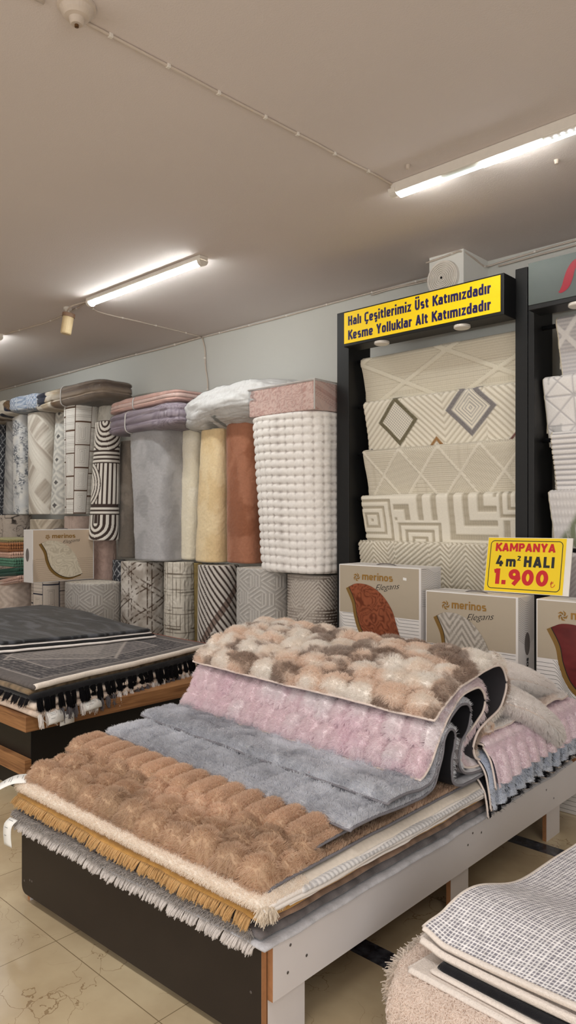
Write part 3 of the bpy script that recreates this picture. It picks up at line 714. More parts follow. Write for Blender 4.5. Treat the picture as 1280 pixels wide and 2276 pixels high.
def puck(x, y, z, label, par_t):
    o = thing('spot_lamp', label, 'spot lamp', (x, y, z), 'flat round lamps under the rack signs')
    MB().add(*lathe([(0, -.001), (.05, -.001), (.05, -.014), (.044, -.019), (0, -.019)], 28, c=(x, y, z))).out('lamp_body', M['white_plastic'], o, smooth=False)
    MB().add(*lathe([(0, -.0195), (.04, -.0195)], 28, c=(x, y, z))).out('lens', M['puck'], o)
M['puck'] = mat('frosted_lens', (240, 236, 228), .5)
puck(-2.83, 3.90, 2.652, 'left of two flat round lamps under the yellow sign', None)
puck(-2.24, 3.90, 2.652, 'right of two flat round lamps under the yellow sign', None)
t = thing('sign_box', 'dark grey metal sign with the red swoosh emblem', 'sign', (-1.8, 3.85, 2.65))
MB().box((-1.80, 3.85, 2.645), (-.62, 4.0, 2.905), .004).out('sign_case', M['black_metal'], t)
MB().box((-1.797, 3.846, 2.672), (-.625, 3.851, 2.903), .0).out('sign_face', mat('brushed_grey_panel', (88, 95, 93), .42, .35, noise=(6, .04)), t)
# red S-like swoosh: tapered ribbon
c = np.array([(-1.628, 2.712), (-1.615, 2.711), (-1.590, 2.735), (-1.575, 2.77), (-1.562, 2.81), (-1.54, 2.845), (-1.51, 2.86), (-1.47, 2.865)])
wd = np.array([.001, .010, .021, .024, .022, .017, .010, .001])
P, s = smooth_path(np.c_[c, wd], .008); wv = P[:, 2]; T = np.gradient(P[:, :2], axis=0); T /= np.linalg.norm(T, axis=1)[:, None]; Nn = np.c_[-T[:, 1], T[:, 0]]
A = P[:, :2] + Nn * wv[:, None]; B = P[:, :2] - Nn * wv[:, None]; V = [(a[0], 3.8445, a[1]) for a in A] + [(b[0], 3.8445, b[1]) for b in B]; n = len(A)
M['red_print'] = mat('red_emblem', (150, 22, 44), .35)
build('emblem', V, [(i + n, i + 1 + n, i + 1, i) for i in range(n - 1)], M['red_print'], t)
puck(-1.545, 3.90, 2.645, 'flat round lamp under the grey sign', None)
# ------------------------------------------------------------------ standing carpet rolls
M['roll_pile'] = mat('printed_carpet_pile', (200, 195, 188), .95, attr=True, noise=(120, .07), bump=(420, .35, .0025), spec=.12, sheen=.1)
M['plush'] = mat('long_plush_pile', (200, 195, 188), .95, attr=True, noise=(60, .06), bump=(260, .6, .004), spec=.1, sheen=.35)
M['felt'] = mat('felt_backing', (215, 210, 202), .95, attr=True, noise=(90, .05), bump=(300, .3, .002), spec=.1)

def sect(a, b, n, N):
    t = np.linspace(0, 2 * math.pi, N, endpoint=False) - math.pi / 2      # starts at the front (towards -Y)
    c, s = np.cos(t), np.sin(t)
    return np.stack([a * np.sign(c) * np.abs(c) ** (2 / n), b * np.sign(s) * np.abs(s) ** (2 / n)], 1)

def roll(label, Y, k, xb, ab, z0, xt, at, z1, pat, m='roll_pile', group='carpet rolls standing along the wall', N=220, dz=.0055, n=2.6, cap=None, lump=0.0, seed=0, fold=False, soft=.012):
    t = thing('carpet_roll', label, 'carpet roll', (xb, Y, z0), group)
    nz = int((z1 - z0) / dz) + 1; z = np.linspace(z0, z1, nz); f = (z - z0) / (z1 - z0)
    S1 = sect(1, k, n, N)
    a = ab + (at - ab) * f; xc = xb + (xt - xb) * f
    per = np.linalg.norm(np.diff(np.vstack([S1, S1[:1]]), axis=0), axis=1); arc = np.r_[0, np.cumsum(per)[:-1]]; tot = per.sum()
    arc = np.where(arc > tot / 2, arc - tot, arc) * (ab + at) / 2           # metres round the roll, 0 at the front, + to the right
    U = np.repeat(arc[None], nz, 0); Z = np.repeat((z - z0)[:, None], N, 1)
    c, h = pat(U, Z); h = np.broadcast_to(h, U.shape)
    rim = np.minimum(z - z0, z1 - z); rr = 1 - 0 * rim
    sh_ = np.where(rim < soft, soft - np.sqrt(np.maximum(0, soft ** 2 - (soft - rim) ** 2)), 0)
    D = S1 / np.linalg.norm(S1, axis=1)[:, None]
    P = np.zeros((nz, N, 3))
    off = h - sh_[:, None]
    if lump: off = off + lump * (fbm(U * 5 + seed, Z * 4, seed) - .5) * 2
    P[..., 0] = xc[:, None] + S1[None, :, 0] * a[:, None] + D[None, :, 0] * off
    P[..., 1] = Y + S1[None, :, 1] * a[:, None] + D[None, :, 1] * off
    P[..., 2] = z[:, None]
    ids = np.arange(nz * N).reshape(nz, N); i2 = np.roll(ids, -1, 1)
    q = np.stack([ids[:-1].ravel(), i2[:-1].ravel(), i2[1:].ravel(), ids[1:].ravel()], 1)
    V = P.reshape(-1, 3); cb = np.array([[xb, Y, z0]]); nV = len(V)
    bot = np.stack([np.full(N, nV), i2[0], ids[0], ids[0]], 1)
    tri_b = [(nV, int(i2[0, i]), int(ids[0, i])) for i in range(N)]
    # wound end: a disc of turns, slightly sunk
    build('roll_body', V, q, M[m], t, col=c.reshape(-1, 3), smooth=True)
    cap = lin((214, 208, 198)) if cap is None else cap
    for nm, zz, xx, aa, last in (('wound_end', z1 - .004, xt, at, 1), ('wound_end', z0 + .004, xb, ab, 0)):
        nr = 40 if last else 4; rad = np.linspace(0.02, 1, nr); th = np.arange(N)
        W = np.zeros((nr, N, 3)); W[..., 0] = xx + S1[None, :, 0] * aa * rad[:, None]; W[..., 1] = Y + S1[None, :, 1] * aa * rad[:, None] ; W[..., 2] = zz
        ph = rad[:, None] * aa / .016 + th[None] / N; dk = (np.abs((ph % 1) - .5) > .36)
        if last: W[..., 2] -= .004 * dk
        W[-1, :, 2] = zz - (.004 if last else -.004) ; 
        sc = soft if last else soft
        W[-1, :, 0] = xx + S1[:, 0] * aa - D[:, 0] * sc * .9; W[-1, :, 1] = Y + S1[:, 1] * aa - D[:, 1] * sc * .9
        cc = np.where(dk[..., None], cap * .35, cap * (0.85 + .3 * vn(ph * 3, th[None] * .2, 3))[..., None])
        idw = np.arange(nr * N).reshape(nr, N); j2 = np.roll(idw, -1, 1)
        qq = np.stack([idw[:-1].ravel(), idw[1:].ravel(), j2[1:].ravel(), j2[:-1].ravel()], 1)
        if not last: qq = qq[:, ::-1]
        build(nm, W.reshape(-1, 3), qq, M['felt'], t, col=cc.reshape(-1, 3), smooth=False)
        if not last: break
    return t, P, U, Z

def L3(*c): return lin(c)
def flat(c, amt=.06, s=40, seed=1):
    return lambda U, Z: (np.asarray(c)[None, None] * (1 + amt * (fbm(U * s, Z * s, seed) - .5) * 2)[..., None], 0)
def emboss(U, Z, s=26, seed=4):            # quilted swirls pressed into the pile
    w = np.sin(s * (U + .05 * vn(U * 12, Z * 12, seed)) * 6.28 / 6 + 3 * fbm(U * 10, Z * 10, seed + 1) * 4) ; return np.abs(w)
WH = L3(226, 222, 214)
def p_blacklat(U, Z):
    a = np.abs(((U * 1.3 + Z) % .09) - .045); b = np.abs(((U * 1.3 - Z) % .09) - .045); l = np.maximum(band(a, .007), band(b, .007)); n = fbm(U * 60, Z * 60, 2)
    return mixc(L3(44, 46, 54), L3(190, 192, 196), l * sm(.3, .55, n) + .15 * n), .002 * l
def p_diag(U, Z):
    s = fbm(U * 30 + Z * 30, (Z - U) * 6, 5, 4); n = vn(U * 8 - Z * 3, Z * 5 + U * 3, 8); return mixc(L3(126, 126, 128), L3(206, 204, 202), s * .9 + n * .5 - .25), .002 * s
def p_distress(U, Z):
    n = fbm(U * 45, Z * 70, 7, 4); m = fbm(U * 9, Z * 7, 9); d = sm(.50, .60, n) * sm(.42, .6, m); r = sm(.55, .6, vn(U * 60, Z * 130, 3)) * sm(.45, .6, m)
    return mixc(mixc(L3(204, 206, 210), L3(228, 226, 222), vn(U * 20, Z * 20, 1)), L3(106, 110, 120), np.maximum(d, r * .7)), .003 * n
def p_zigzag(cA=(226, 221, 212), cB=(172, 160, 148)):
    def f(U, Z):
        p = .30; k = np.floor((Z + U * 1.0) / p); zz = np.where(k % 2 == 0, U * .8 + Z * .7, U * .8 - Z * .7)
        s = fbm(zz * 60, (Z + U) * 5, 3, 3); t = sm(.35, .65, fbm(zz * 12, k * 3.1, 6)); w = np.abs(np.sin(zz * 90)) ; e = band(np.abs((((Z + U) / p) % 1) - .5) - .5, .04)
        return mixc(mixc(L3(*cA), L3(*cB), t * .85 + .3 * s - .15), L3(*cA), e * .6), .004 * w * s
    return f
def p_ikat(cA=(222, 220, 214), cB=(150, 150, 150), cD=(98, 96, 96)):
    def f(U, Z):
        pz = .25; fz = ((Z + .02) % pz) / pz - .5; fu = (U - .02) / .20; d = np.abs(fz) * 2 + np.abs(fu) * 1.1 + .2 * (fbm(U * 30, Z * 30, 3) - .5)
        ring = .5 + .5 * np.cos(d * 11); st = fbm(U * 14, Z * 60, 4)
        c = mixc(L3(*cA), L3(*cB), ring * .55 * (.6 + .8 * st)); c = mixc(c, L3(*cD), sm(.26, .16, d)); return c, .003 * emboss(U, Z)
    return f
def p_maze(line=(96, 72, 58), bg=(228, 225, 220), s=1.0):
    def f(U, Z):
        u = U / (.155 * s) + 10.37; z = Z / (.235 * s) + .2; iu = np.floor(u); z = z + .5 * (iu % 2) + .13 * (iu % 3); iz = np.floor(z); fu = u - iu; fz = z - iz
        sh = .35 * (_h(iz, iu * 0, 5) - .5); d = np.minimum(np.minimum(fu, 1 - fu) * .155 * s, np.minimum(fz, 1 - fz) * .235 * s)
        l = 1 - sm(.0062, .0085, np.minimum(np.where(_h(iu, iz, 8) > .18, np.minimum(fz, 1 - fz) * .235 * s, 9), np.where(_h(iu, iz, 9) > .05, fu * .155 * s, 9)))
        r = np.minimum(np.minimum(fu, 1 - fu) * .155, np.minimum(fz, 1 - fz) * .235) * s
        th = band(((r + .004) % .016) - .008, .0017, .001) * .55
        h2 = np.where(_h(iu, iz, 3) > .5, 1, 0); th2 = band(((Z % .018) - .009), .0016, .001) * .55
        return mixc(mixc(L3(*bg), L3(128, 116, 108), np.where(h2 > 0, th, th2)), L3(*line), l), .002 * (1 - l)
    return f
def p_plain(c, seed=2): return lambda U, Z: (mixc(np.asarray(c) * .9, np.asarray(c) * 1.05, emboss(U, Z, 22, seed)), .003 * emboss(U, Z, 22, seed))
def p_arch(U, Z):
    # coordinates measured on the roll front: u -.15...15, z 0..1.15
    dk, wt = L3(74, 62, 58), L3(232, 227, 219); p = .0265
    def rings(cx, cz, up):
        d = np.hypot(U - cx, Z - cz); return d
    m = np.zeros_like(U)
    # stacked blocks from the floor end: U-shape, rows, half circle + posts, rows, quarter arcs
    d1 = np.where(Z > .16, np.abs(U - .03), np.hypot(U - .03, Z - .16)); b1 = (tri(d1 / (2 * p) * 1.0 + .25) > .48)
    rows = tri(Z / (1.55 * p)) > .45
    d2 = np.hypot((U + .13) * 1.05, (Z - .535) * .92); b2 = tri(d2 / (1.6 * p)) > .42
    posts = tri((U - .004) / (1.7 * p)) > .42
    d3 = np.hypot(U - .09, (Z - 1.135) * .9); b3 = tri(d3 / (1.6 * p)) > .42
    m = np.where(Z < .245, b1, np.where(Z < .345, rows, np.where(Z < .745, np.where(d2 < .215, b2, posts), np.where(Z < .87, rows, np.where((d3 < .26) & (Z < 1.14), b3, rows)))))
    seam = (np.abs(Z - .345) < .006) | (np.abs(Z - .745) < .006)
    mid = (np.abs(U - .03) < .022) & (Z > .16) & (Z < .245)
    m = np.where(seam | mid, 0, m).astype(float)
    return mixc(dk, wt, m), .007 * m
def p_plushc(c, c2, s=3, seed=1, h=.012):
    def f(U, Z):
        n = fbm(U * s * 3, Z * s * 2, seed, 4); n2 = sm(.4, .62, fbm(U * s * 2 + 3, Z * s * 1.4 + n, seed + 3)); f_ = fbm(U * 60, Z * 60, seed + 5)
        return mixc(np.asarray(c), np.asarray(c2), n2 * .8 + .35 * (f_ - .5)), h * (n - .5) + .004 * f_
    return f
def p_waffle(U, Z):
    wz = Z + .014 * (fbm(U * 5, Z * 3, 3) - .5) + .006 * np.sin(U * 9); wu = U + .020 * (fbm(Z * 4, U * 3, 6) - .5); pz = .058; pu = .070
    b = np.abs(np.sin(wz * math.pi / pz)); a = np.abs(np.sin(wu * math.pi / pu)); n = fbm(U * 40, Z * 40, 8, 3); amp = .55 + .9 * fbm(U * 6 + 2, Z * 6, 15)
    puff = np.sqrt(b) * (.55 + .45 * np.sqrt(a)); pit = (1 - a) ** 1.6 * (1 - b) ** .8
    cx = np.abs(((wu / pu) % 1)); spot = sm(.55, .95, (1 - np.abs(np.sin(wu * math.pi / pu))) * .65 + (1 - np.abs(np.cos(wz * math.pi / pz * 1.0))) * .0 + .45 * (1 - b))
    return mixc(L3(246, 242, 239), L3(176, 166, 162), np.clip(spot * amp * .70 + .25 * (n - .5), 0, 1)), .017 * amp * np.sqrt(b) * (.6 + .4 * a) + .005 * n
def p_branch(U, Z):
    n = fbm(U * 14, Z * 9, 3, 2); l = band(n - .5, .018, .012); l2 = band(fbm(U * 9 + 4, Z * 14, 7, 2) - .5, .014, .01); r = sm(.0, .04, U - .06)
    c = mixc(L3(186, 184, 184), L3(178, 166, 156), r); return mixc(c, L3(54, 48, 46), np.maximum(l, l2 * .8)), .003 * emboss(U, Z)
def p_hex(c=(172, 168, 164), cl=(214, 211, 206), p=.23):
    def f(U, Z):
        q = p; x = U / q; y = Z / (q * 1.155); 
        k = np.floor(x * 2) ; yy = y + (k % 2) * .5; s_ = np.floor(yy * 3) % 3
        dirs = np.select([s_ == 0, s_ == 1], [U * .5 + Z * .866, U * .5 - Z * .866], U)
        l = band((dirs % .029) - .0145, .0042, .002); g = np.abs(((U * 2 / q) % 1) - .5) > .46
        return mixc(L3(*c), L3(*cl), np.maximum(l * .75, 0)), .004 * l
    return f
def p_lattice(U, Z):
    q = .21; l = 0
    for ang in (0, 60, 120):
        a = math.radians(ang + 0); d = (U * math.cos(a) + Z * math.sin(a)); g = (d + .07) % q - q / 2; l = np.maximum(l, np.maximum(band(np.abs(g) - .022, .0055, .003), 0))
    n = fbm(U * 40, Z * 40, 4, 3); w = sm(.36, .52, n)
    bg = mixc(L3(166, 157, 148), L3(206, 200, 193), sm(.3, .7, fbm(U * 13, Z * 13, 8))); return mixc(bg, L3(78, 60, 48), l * w), .003 * (1 - l) * emboss(U, Z)
def p_plaid(U, Z):
    n = fbm(U * 30, Z * 30, 6, 3); v = (band(((U + .02) % .075) - .03, .004) + band(((U) % .075) - .045, .003)) * sm(.42, .6, fbm(U * 50, Z * 7, 2)); h = (band((Z % .16) - .05, .006) + band((Z % .16) - .075, .004) + band((Z % .16) - .02, .003)) * sm(.4, .55, fbm(U * 12, Z * 60, 3))
    return mixc(mixc(L3(202, 195, 182), L3(224, 218, 207), n), L3(92, 78, 64), np.clip(v + h, 0, 1) * .85), .004 * emboss(U, Z, 24)
def p_fan(U, Z):
    a = Z * .95 + U * 1.25; b = Z * .9 - U * 1.25
    k = np.where((U * 1.15 + Z - .52) > 0, 0, 1); z1 = np.where(b > .55, 0, np.where(a > .72, 1, 2))
    d = np.select([b > .42, a > .68], [Z * .62 + U * .8, Z * .62 + U * .8], Z * .62 - U * .72 + 2.2 * U * U)
    st = tri(d / .042); wide = sm(.34, .48, st); br = sm(.0, .01, np.where((b > .42), .045 - np.abs(b - .47), -1))
    c = mixc(L3(66, 54, 50), L3(206, 200, 194), wide); c = mixc(c, L3(118, 92, 80), br * .8 * wide); return c, .005 * wide
def p_mesh(U, Z):
    x = np.abs(((U + .05) % .4) - .2); d1 = Z * .9 + x * .9; d2 = Z * .9 - x * .9; s1 = tri(d1 / .026) > .52; s2 = tri(d2 / .022) > .5
    z = sm(.35, .5, fbm(U * 3, Z * 3.2, 14)); c = np.where((z > .5), s1, s2 & s1 | (tri(Z / .021) > .6)).astype(float); br = sm(.45, .6, fbm(U * 4 + 3, Z * 4, 22))
    return mixc(L3(206, 199, 191), mixc(L3(92, 78, 70), L3(130, 116, 108), 1 - br), c * (.5 + .5 * br)), .003 * (1 - c)

ROLLS = [
 ('dark roll with pale lattice at the left edge of the upper row', 4.12,.8, -9.005,.168,.001, -8.858,.136,2.648, p_blacklat, 'roll_pile', 2.6),
 ('narrow grey diagonal streaked roll, second from left in the upper row', 4.18,.8, -8.598,.106,1.535, -8.522,.102,2.674, p_diag, 'roll_pile', 2.6),
 ('pale roll with distressed blue-grey flecks in the upper row', 4.12,.8, -8.184,.116,1.535, -8.196,.121,2.702, p_distress, 'roll_pile', 2.6),
 ('beige wide zigzag roll between flecked roll and diamond roll', 4.10,.8, -7.681,.161,1.535, -7.656,.185,2.669, p_zigzag(), 'roll_pile', 2.6),
 ('pale grey roll with column of dark-centred diamonds, upper row', 4.18,.8, -7.403,.130,1.53, -7.296,.124,2.652, p_ikat(), 'roll_pile', 2.6),
 ('white roll with brown angular maze lines in the upper row', 4.08,.8, -6.898,.136,1.535, -6.827,.184,2.667, p_maze(), 'roll_pile', 2.8),
 ('tilted plain beige roll behind the striped arch roll', 4.27,.8, -6.806,.107,1.53, -6.596,.112,2.685, p_plain(L3(208, 204, 196)), 'roll_pile', 2.6),
 ('white roll with thick dark brown arches and stripes', 3.96,.8, -6.216,.152,1.279, -6.137,.123,2.430, p_arch, 'roll_pile', 2.4),
 ('dark taupe plush roll between arch roll and big grey roll', 4.16,.8, -6.066,.120,1.105, -6.051,.101,2.253, p_plushc(L3(118, 110, 102), L3(150, 140, 130), 3, 4), 'plush', 2.6),
 ('big silver grey plush roll under the lilac pack', 4.00,.7, -5.357,.230,1.115, -5.388,.265,2.283, p_plushc(L3(164, 163, 166), L3(186, 185, 188), 3.4, 2), 'plush', 3.4),
 ('slim cream plush roll beside the grey one', 4.14,.8, -5.103,.098,1.125, -5.037,.103,2.298, p_plushc(L3(238, 229, 207), L3(244, 237, 220), 3, 6), 'plush', 2.6),
 ('sand yellow plush roll under the white quilt bag', 4.06,.8, -4.699,.151,1.125, -4.650,.133,2.239, p_plushc(L3(226, 200, 156), L3(238, 218, 180), 3, 8), 'plush', 2.6),
 ('rust brown plush roll beside the white waffle roll', 4.10,.8, -4.321,.160,1.13, -4.326,.164,2.279, p_plushc(L3(150, 98, 74), L3(176, 122, 97), 3, 11), 'plush', 3.0),
 ('large white waffle textured plush roll beside the rack post', 4.00,.62, -3.625,.304,1.10, -3.672,.344,2.250, p_waffle, 'plush', 3.2),
 ('grey roll with dark branching lines, left end of the lower row', 4.05,.8, -8.353,.252,0, -8.353,.252,1.527, p_branch, 'roll_pile', 3.0),
 ('beige zigzag roll with white top behind the left white carton', 4.12,.8, -7.582,.221,0, -7.577,.218,1.480, p_zigzag((206, 194, 178), (160, 146, 130)), 'roll_pile', 2.6),
 ('dusty rose quilted roll peeking out above the left carton', 4.14,.8, -6.954,.172,0, -6.954,.172,1.514, p_plain(L3(184, 164, 154), 5), 'roll_pile', 2.6),
 ('pinkish plain roll behind the green folded mats', 3.98,.8, -8.058,.135,0, -8.058,.135,1.261, p_plain(L3(196, 172, 160), 8), 'roll_pile', 2.6),
 ('rose quilted roll standing under the striped arch roll', 4.10,.8, -6.432,.131,0, -6.432,.131,1.27, p_plain(L3(188, 162, 152), 11), 'roll_pile', 2.6),
 ('sliver of dark roll between rose roll and brown lattice roll', 4.14,.8, -6.215,.070,0, -6.215,.070,1.078, p_blacklat, 'roll_pile', 2.4),
 ('low wide grey roll with embossed angular lines behind the dark rugs', 3.70,.8, -5.994,.273,0, -5.986,.268,.900, p_hex((158, 153, 148), (196, 192, 186)), 'roll_pile', 2.6),
 ('pale roll with thick navy angular lines under the left carton', 3.78,.8, -6.942,.181,0, -6.947,.178,.860, p_maze((40, 44, 64), (214, 204, 194), 1.15), 'roll_pile', 3.4),
 ('pinkish roll with blurred diamonds under the folded mats', 3.66,.8, -7.482,.219,0, -7.487,.217,.84, p_ikat((214, 200, 190), (176, 160, 150), (120, 108, 100)), 'roll_pile', 3.2),
 ('greige roll with dark brown worn lattice below the big grey roll', 3.98,.8, -5.592,.214,0, -5.589,.207,1.097, p_lattice, 'roll_pile', 2.8),
 ('cream roll with brown broken plaid lines in the lower row', 4.02,.8, -5.105,.138,0, -5.108,.131,1.111, p_plaid, 'roll_pile', 2.8),
 ('mustard sliver of a roll beside the plaid roll', 4.14,.8, -5.038,.070,0, -5.038,.070,1.10, p_plain(L3(158, 138, 92), 14), 'roll_pile', 2.4),
 ('dark brown roll with pale fanning stripes in the lower row', 4.00,.8, -4.564,.177,0, -4.562,.171,1.109, p_fan, 'roll_pile', 2.6),
 ('grey roll with embossed hexagon lines below the rust roll', 3.98,.7, -4.005,.227,0, -4.007,.221,1.112, p_hex(), 'roll_pile', 2.8),
 ('beige roll with brown mesh lines below the white waffle roll', 4.06,.7, -3.563,.204,0, -3.563,.204,1.085, p_mesh, 'roll_pile', 2.8),
]
FURROLL = {}
for i, (lab, Y, k, xb, ab, z0, xt, at, z1, pat, m, n) in enumerate(ROLLS):
    lower = z0 == 0
    zs_ = z0
    R_ = roll(lab, Y, k, xb, ab, zs_, xt, at, z1, pat, m, 'carpet rolls of the lower row' if lower else 'carpet rolls of the upper row', n=n, lump=.006 if m == 'plush' else .002, seed=i, soft=.02 if m == 'plush' else .008, dz=.0055 if not lower else .007)
    if m == 'plush': FURROLL[i] = R_
# ------------------------------------------------------------------ display tables
M['dark_lam'] = mat('dark_brown_laminate', (34, 26, 22), .45, noise=(14, .1), bump=(500, .05, .001))
M['white_lam'] = mat('white_laminate', (212, 208, 210), .42, noise=(5, .02))
M['mdf'] = mat('raw_board_edge', (164, 116, 78), .8, noise=(60, .12), bump=(200, .2, .001))
M['steel'] = mat('screw_steel', (120, 118, 122), .35, .9)
def wood(name, c1, c2):
    m = bpy.data.materials.new(name); m.use_nodes = True; nt = m.node_tree; b = nt.nodes['Principled BSDF']
    tc = nt.nodes.new('ShaderNodeTexCoord'); mp = nt.nodes.new('ShaderNodeMapping'); mp.inputs['Scale'].default_value = (1.2, 1.2, 26)
    n = nt.nodes.new('ShaderNodeTexNoise'); n.inputs['Scale'].default_value = 3; n.inputs['Detail'].default_value = 8; n.inputs['Distortion'].default_value = .6
    r = nt.nodes.new('ShaderNodeValToRGB'); e = r.color_ramp.elements; e[0].position = .35; e[0].color = tuple(lin(c1)) + (1,); e[1].position = .68; e[1].color = tuple(lin(c2)) + (1,)
    nt.links.new(tc.outputs['Object'], mp.inputs[0]); nt.links.new(mp.outputs[0], n.inputs['Vector']); nt.links.new(n.outputs['Fac'], r.inputs[0]); nt.links.new(r.outputs[0], b.inputs['Base Color'])
    b.inputs['Roughness'].default_value = .5; return m
M['oak'] = wood('oak_board', (122, 82, 50), (166, 120, 78))
M['black_lam'] = mat('black_laminate', (16, 14, 14), .4, noise=(10, .1))

def prism(poly, z0, z1):
    n = len(poly); V = [(x, y, z0) for x, y in poly] + [(x, y, z1) for x, y in poly]
    return V, [tuple(range(n))[::-1], tuple(range(n, 2 * n))] + [(i, (i + 1) % n, (i + 1) % n + n, i + n) for i in range(n)]
t = thing('display_table', 'low rug table with dark front panel and white side rail', 'table', (-2.07, 2.45, 0), 'rug display tables')
# top boards under the rugs
MB().add(*prism([(-2.70, 1.385), (-1.445, 1.445), (-1.445, 3.55), (-2.72, 3.55)], .285, .306)).out('table_top', M['mdf'], t)
# front panel with a rounded lower left corner
def front_panel():
    pts = []
    for a in np.linspace(180, 270, 8): pts.append((.03 + .03 * math.cos(math.radians(a)), .035 + .03 + .03 * math.sin(math.radians(a)) - .0))
    pts += [(1.262, .022), (1.262, .302), (0, .302)]
    A = np.array([-2.715, 1.362]); B = np.array([-1.441, 1.422]); d = (B - A) / np.linalg.norm(B - A); nn = np.array([-d[1], d[0]]); Lg = np.linalg.norm(B - A)
    V = []; n = len(pts)
    for o in (0, .018):
        for a, z in pts:
            p = A + d * (a / 1.262 * Lg) + nn * o; V.append((p[0], p[1], z))
    return V, [tuple(range(n)), tuple(range(2 * n - 1, n - 1, -1))] + [(i, i + n, (i + 1) % n + n, (i + 1) % n) for i in range(n)], A, d, nn, Lg
V, Fc, A_, d_, n_, Lg_ = front_panel()
fp = build('front_panel', V, Fc, M['dark_lam'], t, label='dark brown laminate front panel')
p = A_ + d_ * Lg_; 
MB().add(*prism([(p[0], p[1] - .0005), (p[0] + .0015, p[1] - .0005), (p[0] + .0005, p[1] + .019), (p[0] - .001, p[1] + .019)], .022, .302)).out('panel_edge', M['mdf'], fp)
def screw(pos, nrm, parent, m='steel', r=.0045):
    pos = np.array(pos); nrm = np.array(nrm, float); up = np.array([0, 0, 1.]); ax = np.cross(up, nrm); V = [pos + nrm * .0012]
    for k in range(12):
        a = k * math.pi / 6; V.append(pos + ax * r * math.cos(a) + up * r * math.sin(a) + nrm * .0006)
    V += [pos + ax * r * .25 + nrm * .0014, pos - ax * r * .25 + nrm * .0014]
    return build('screw', V, [(0, 1 + k, 1 + (k + 1) % 12) for k in range(12)], M[m], parent)
for a, z in ((.02, .085), (.06, .10), (.075, .10), (1.235, .165)):
    q = A_ + d_ * a; screw((q[0], q[1], z), (-n_[0], -n_[1], 0), fp)
# long side rail, white face, board edges visible on top and at the end
rail = MB().box((-1.441, 1.445, .150), (-1.4205, 3.60, .311)).out('side_rail', M['mdf'], t, label='white laminated side rail with bare board edges')
MB().box((-1.4207, 1.446, .1505), (-1.4195, 3.60, .3105)).out('white_face', M['white_lam'], rail)
for y, z in ((1.516, .282), (1.585, .222), (1.505, .208), (2.515, .240), (2.552, .274), (2.62, .255), (3.22, .26), (3.30, .20)):
    screw((-1.4192, y, z), (1, 0, 0), rail)
def leg(x0, x1, y0, y1, lab=None):
    l = MB().box((x0, y0, 0), (x1, y1, .30)).out('leg', M['mdf'], t)
    MB().box((x1 - .0005, y0 + .0005, 0), (x1 + .0012, y1, .2995)).out('white_face', M['white_lam'], l)
for y0, y1 in ((1.446, 1.60), (2.425, 2.555), (3.27, 3.415)): leg(-1.46, -1.4415, y0, y1)
for y0, y1 in ((1.384, 1.50), (2.42, 2.55), (3.27, 3.41)): leg(-2.71, -2.692, y0, y1)
MB().box((-2.712, 1.40, .15), (-2.694, 3.55, .285)).out('side_rail', M['white_lam'], t)

# the other table, black with oak boards
t = thing('display_table', 'low black rug table with oak edge boards at the left', 'table', (-4.5, 2.6, 0), 'rug display tables')
cX = -3.72
MB().box((-6.6, 1.925, .10), (cX - .015, 3.30, .345), .002).out('table_body', M['black_lam'], t)
MB().box((-6.62, 1.875, .347), (cX + .025, 3.34, .430), .002).out('edge_board', M['oak'], t, label='upper oak edge board')
MB().box((-6.6, 1.885, .100), (cX - .005, 1.924, .188), .002).out('edge_board', M['oak'], t, label='lower oak edge board')
MB().box((-6.6, 1.905, 0), (cX - .02, 3.28, .099), .001).out('plinth', M['black_lam'], t)
# ------------------------------------------------------------------ fur rugs on the white-railed table
def furmat(name, rough=.8, sheen=.0, spec=.12):
    m = mat(name, (200, 200, 200), rough, attr=True, spec=spec); nt = m.node_tree        # fibres let part of the light through
    b = nt.nodes['Principled BSDF']; tr = nt.nodes.new('ShaderNodeBsdfTranslucent'); mx = nt.nodes.new('ShaderNodeMixShader'); mx.inputs[0].default_value = .4
    a = [n for n in nt.nodes if n.type == 'ATTRIBUTE'][0]; nt.links.new(a.outputs['Color'], tr.inputs['Color'])
    nt.links.new(b.outputs[0], mx.inputs[1]); nt.links.new(tr.outputs[0], mx.inputs[2]); nt.links.new(mx.outputs[0], nt.nodes['Material Output'].inputs[0]); return m
M['hair'] = furmat('fur_fibre')
M['furbase'] = mat('fur_base', (200, 200, 200), .95, attr=True, spec=.05, noise=(80, .08))
M['backing'] = mat('rubber_mesh_backing', (40, 39, 43), .8, attr=True, spec=.3)
M['binding'] = mat('satin_binding', (226, 212, 204), .6, noise=(150, .06), sheen=.2)
M['binding_grey'] = mat('grey_binding', (118, 116, 122), .7, noise=(150, .06))
FD = FUR_DENSITY

def tiltz(x): return .030 * np.clip((-1.42 - x) / 1.3, 0, 1.2)

def mask_v(f, v1, lo=.12):
    """puffs pressed flat where another rug lies on them"""
    return lambda U, V: f(U, V) * (lo + (1 - lo) * sm(v1 + .05, v1 - .03, V))

def cells(u, v, a, b, stag=.5):
    """staggered puffs: distance 0 at a puff centre .. 1 at its border, and a per-puff random"""
    q = v / b; j = np.floor(q); p = u / a + stag * (j % 2) ; i = np.floor(p)
    d = np.hypot((p - i - .5) * 2, (q - j - .5) * 2); return d, _h(i, j, 7), i, j

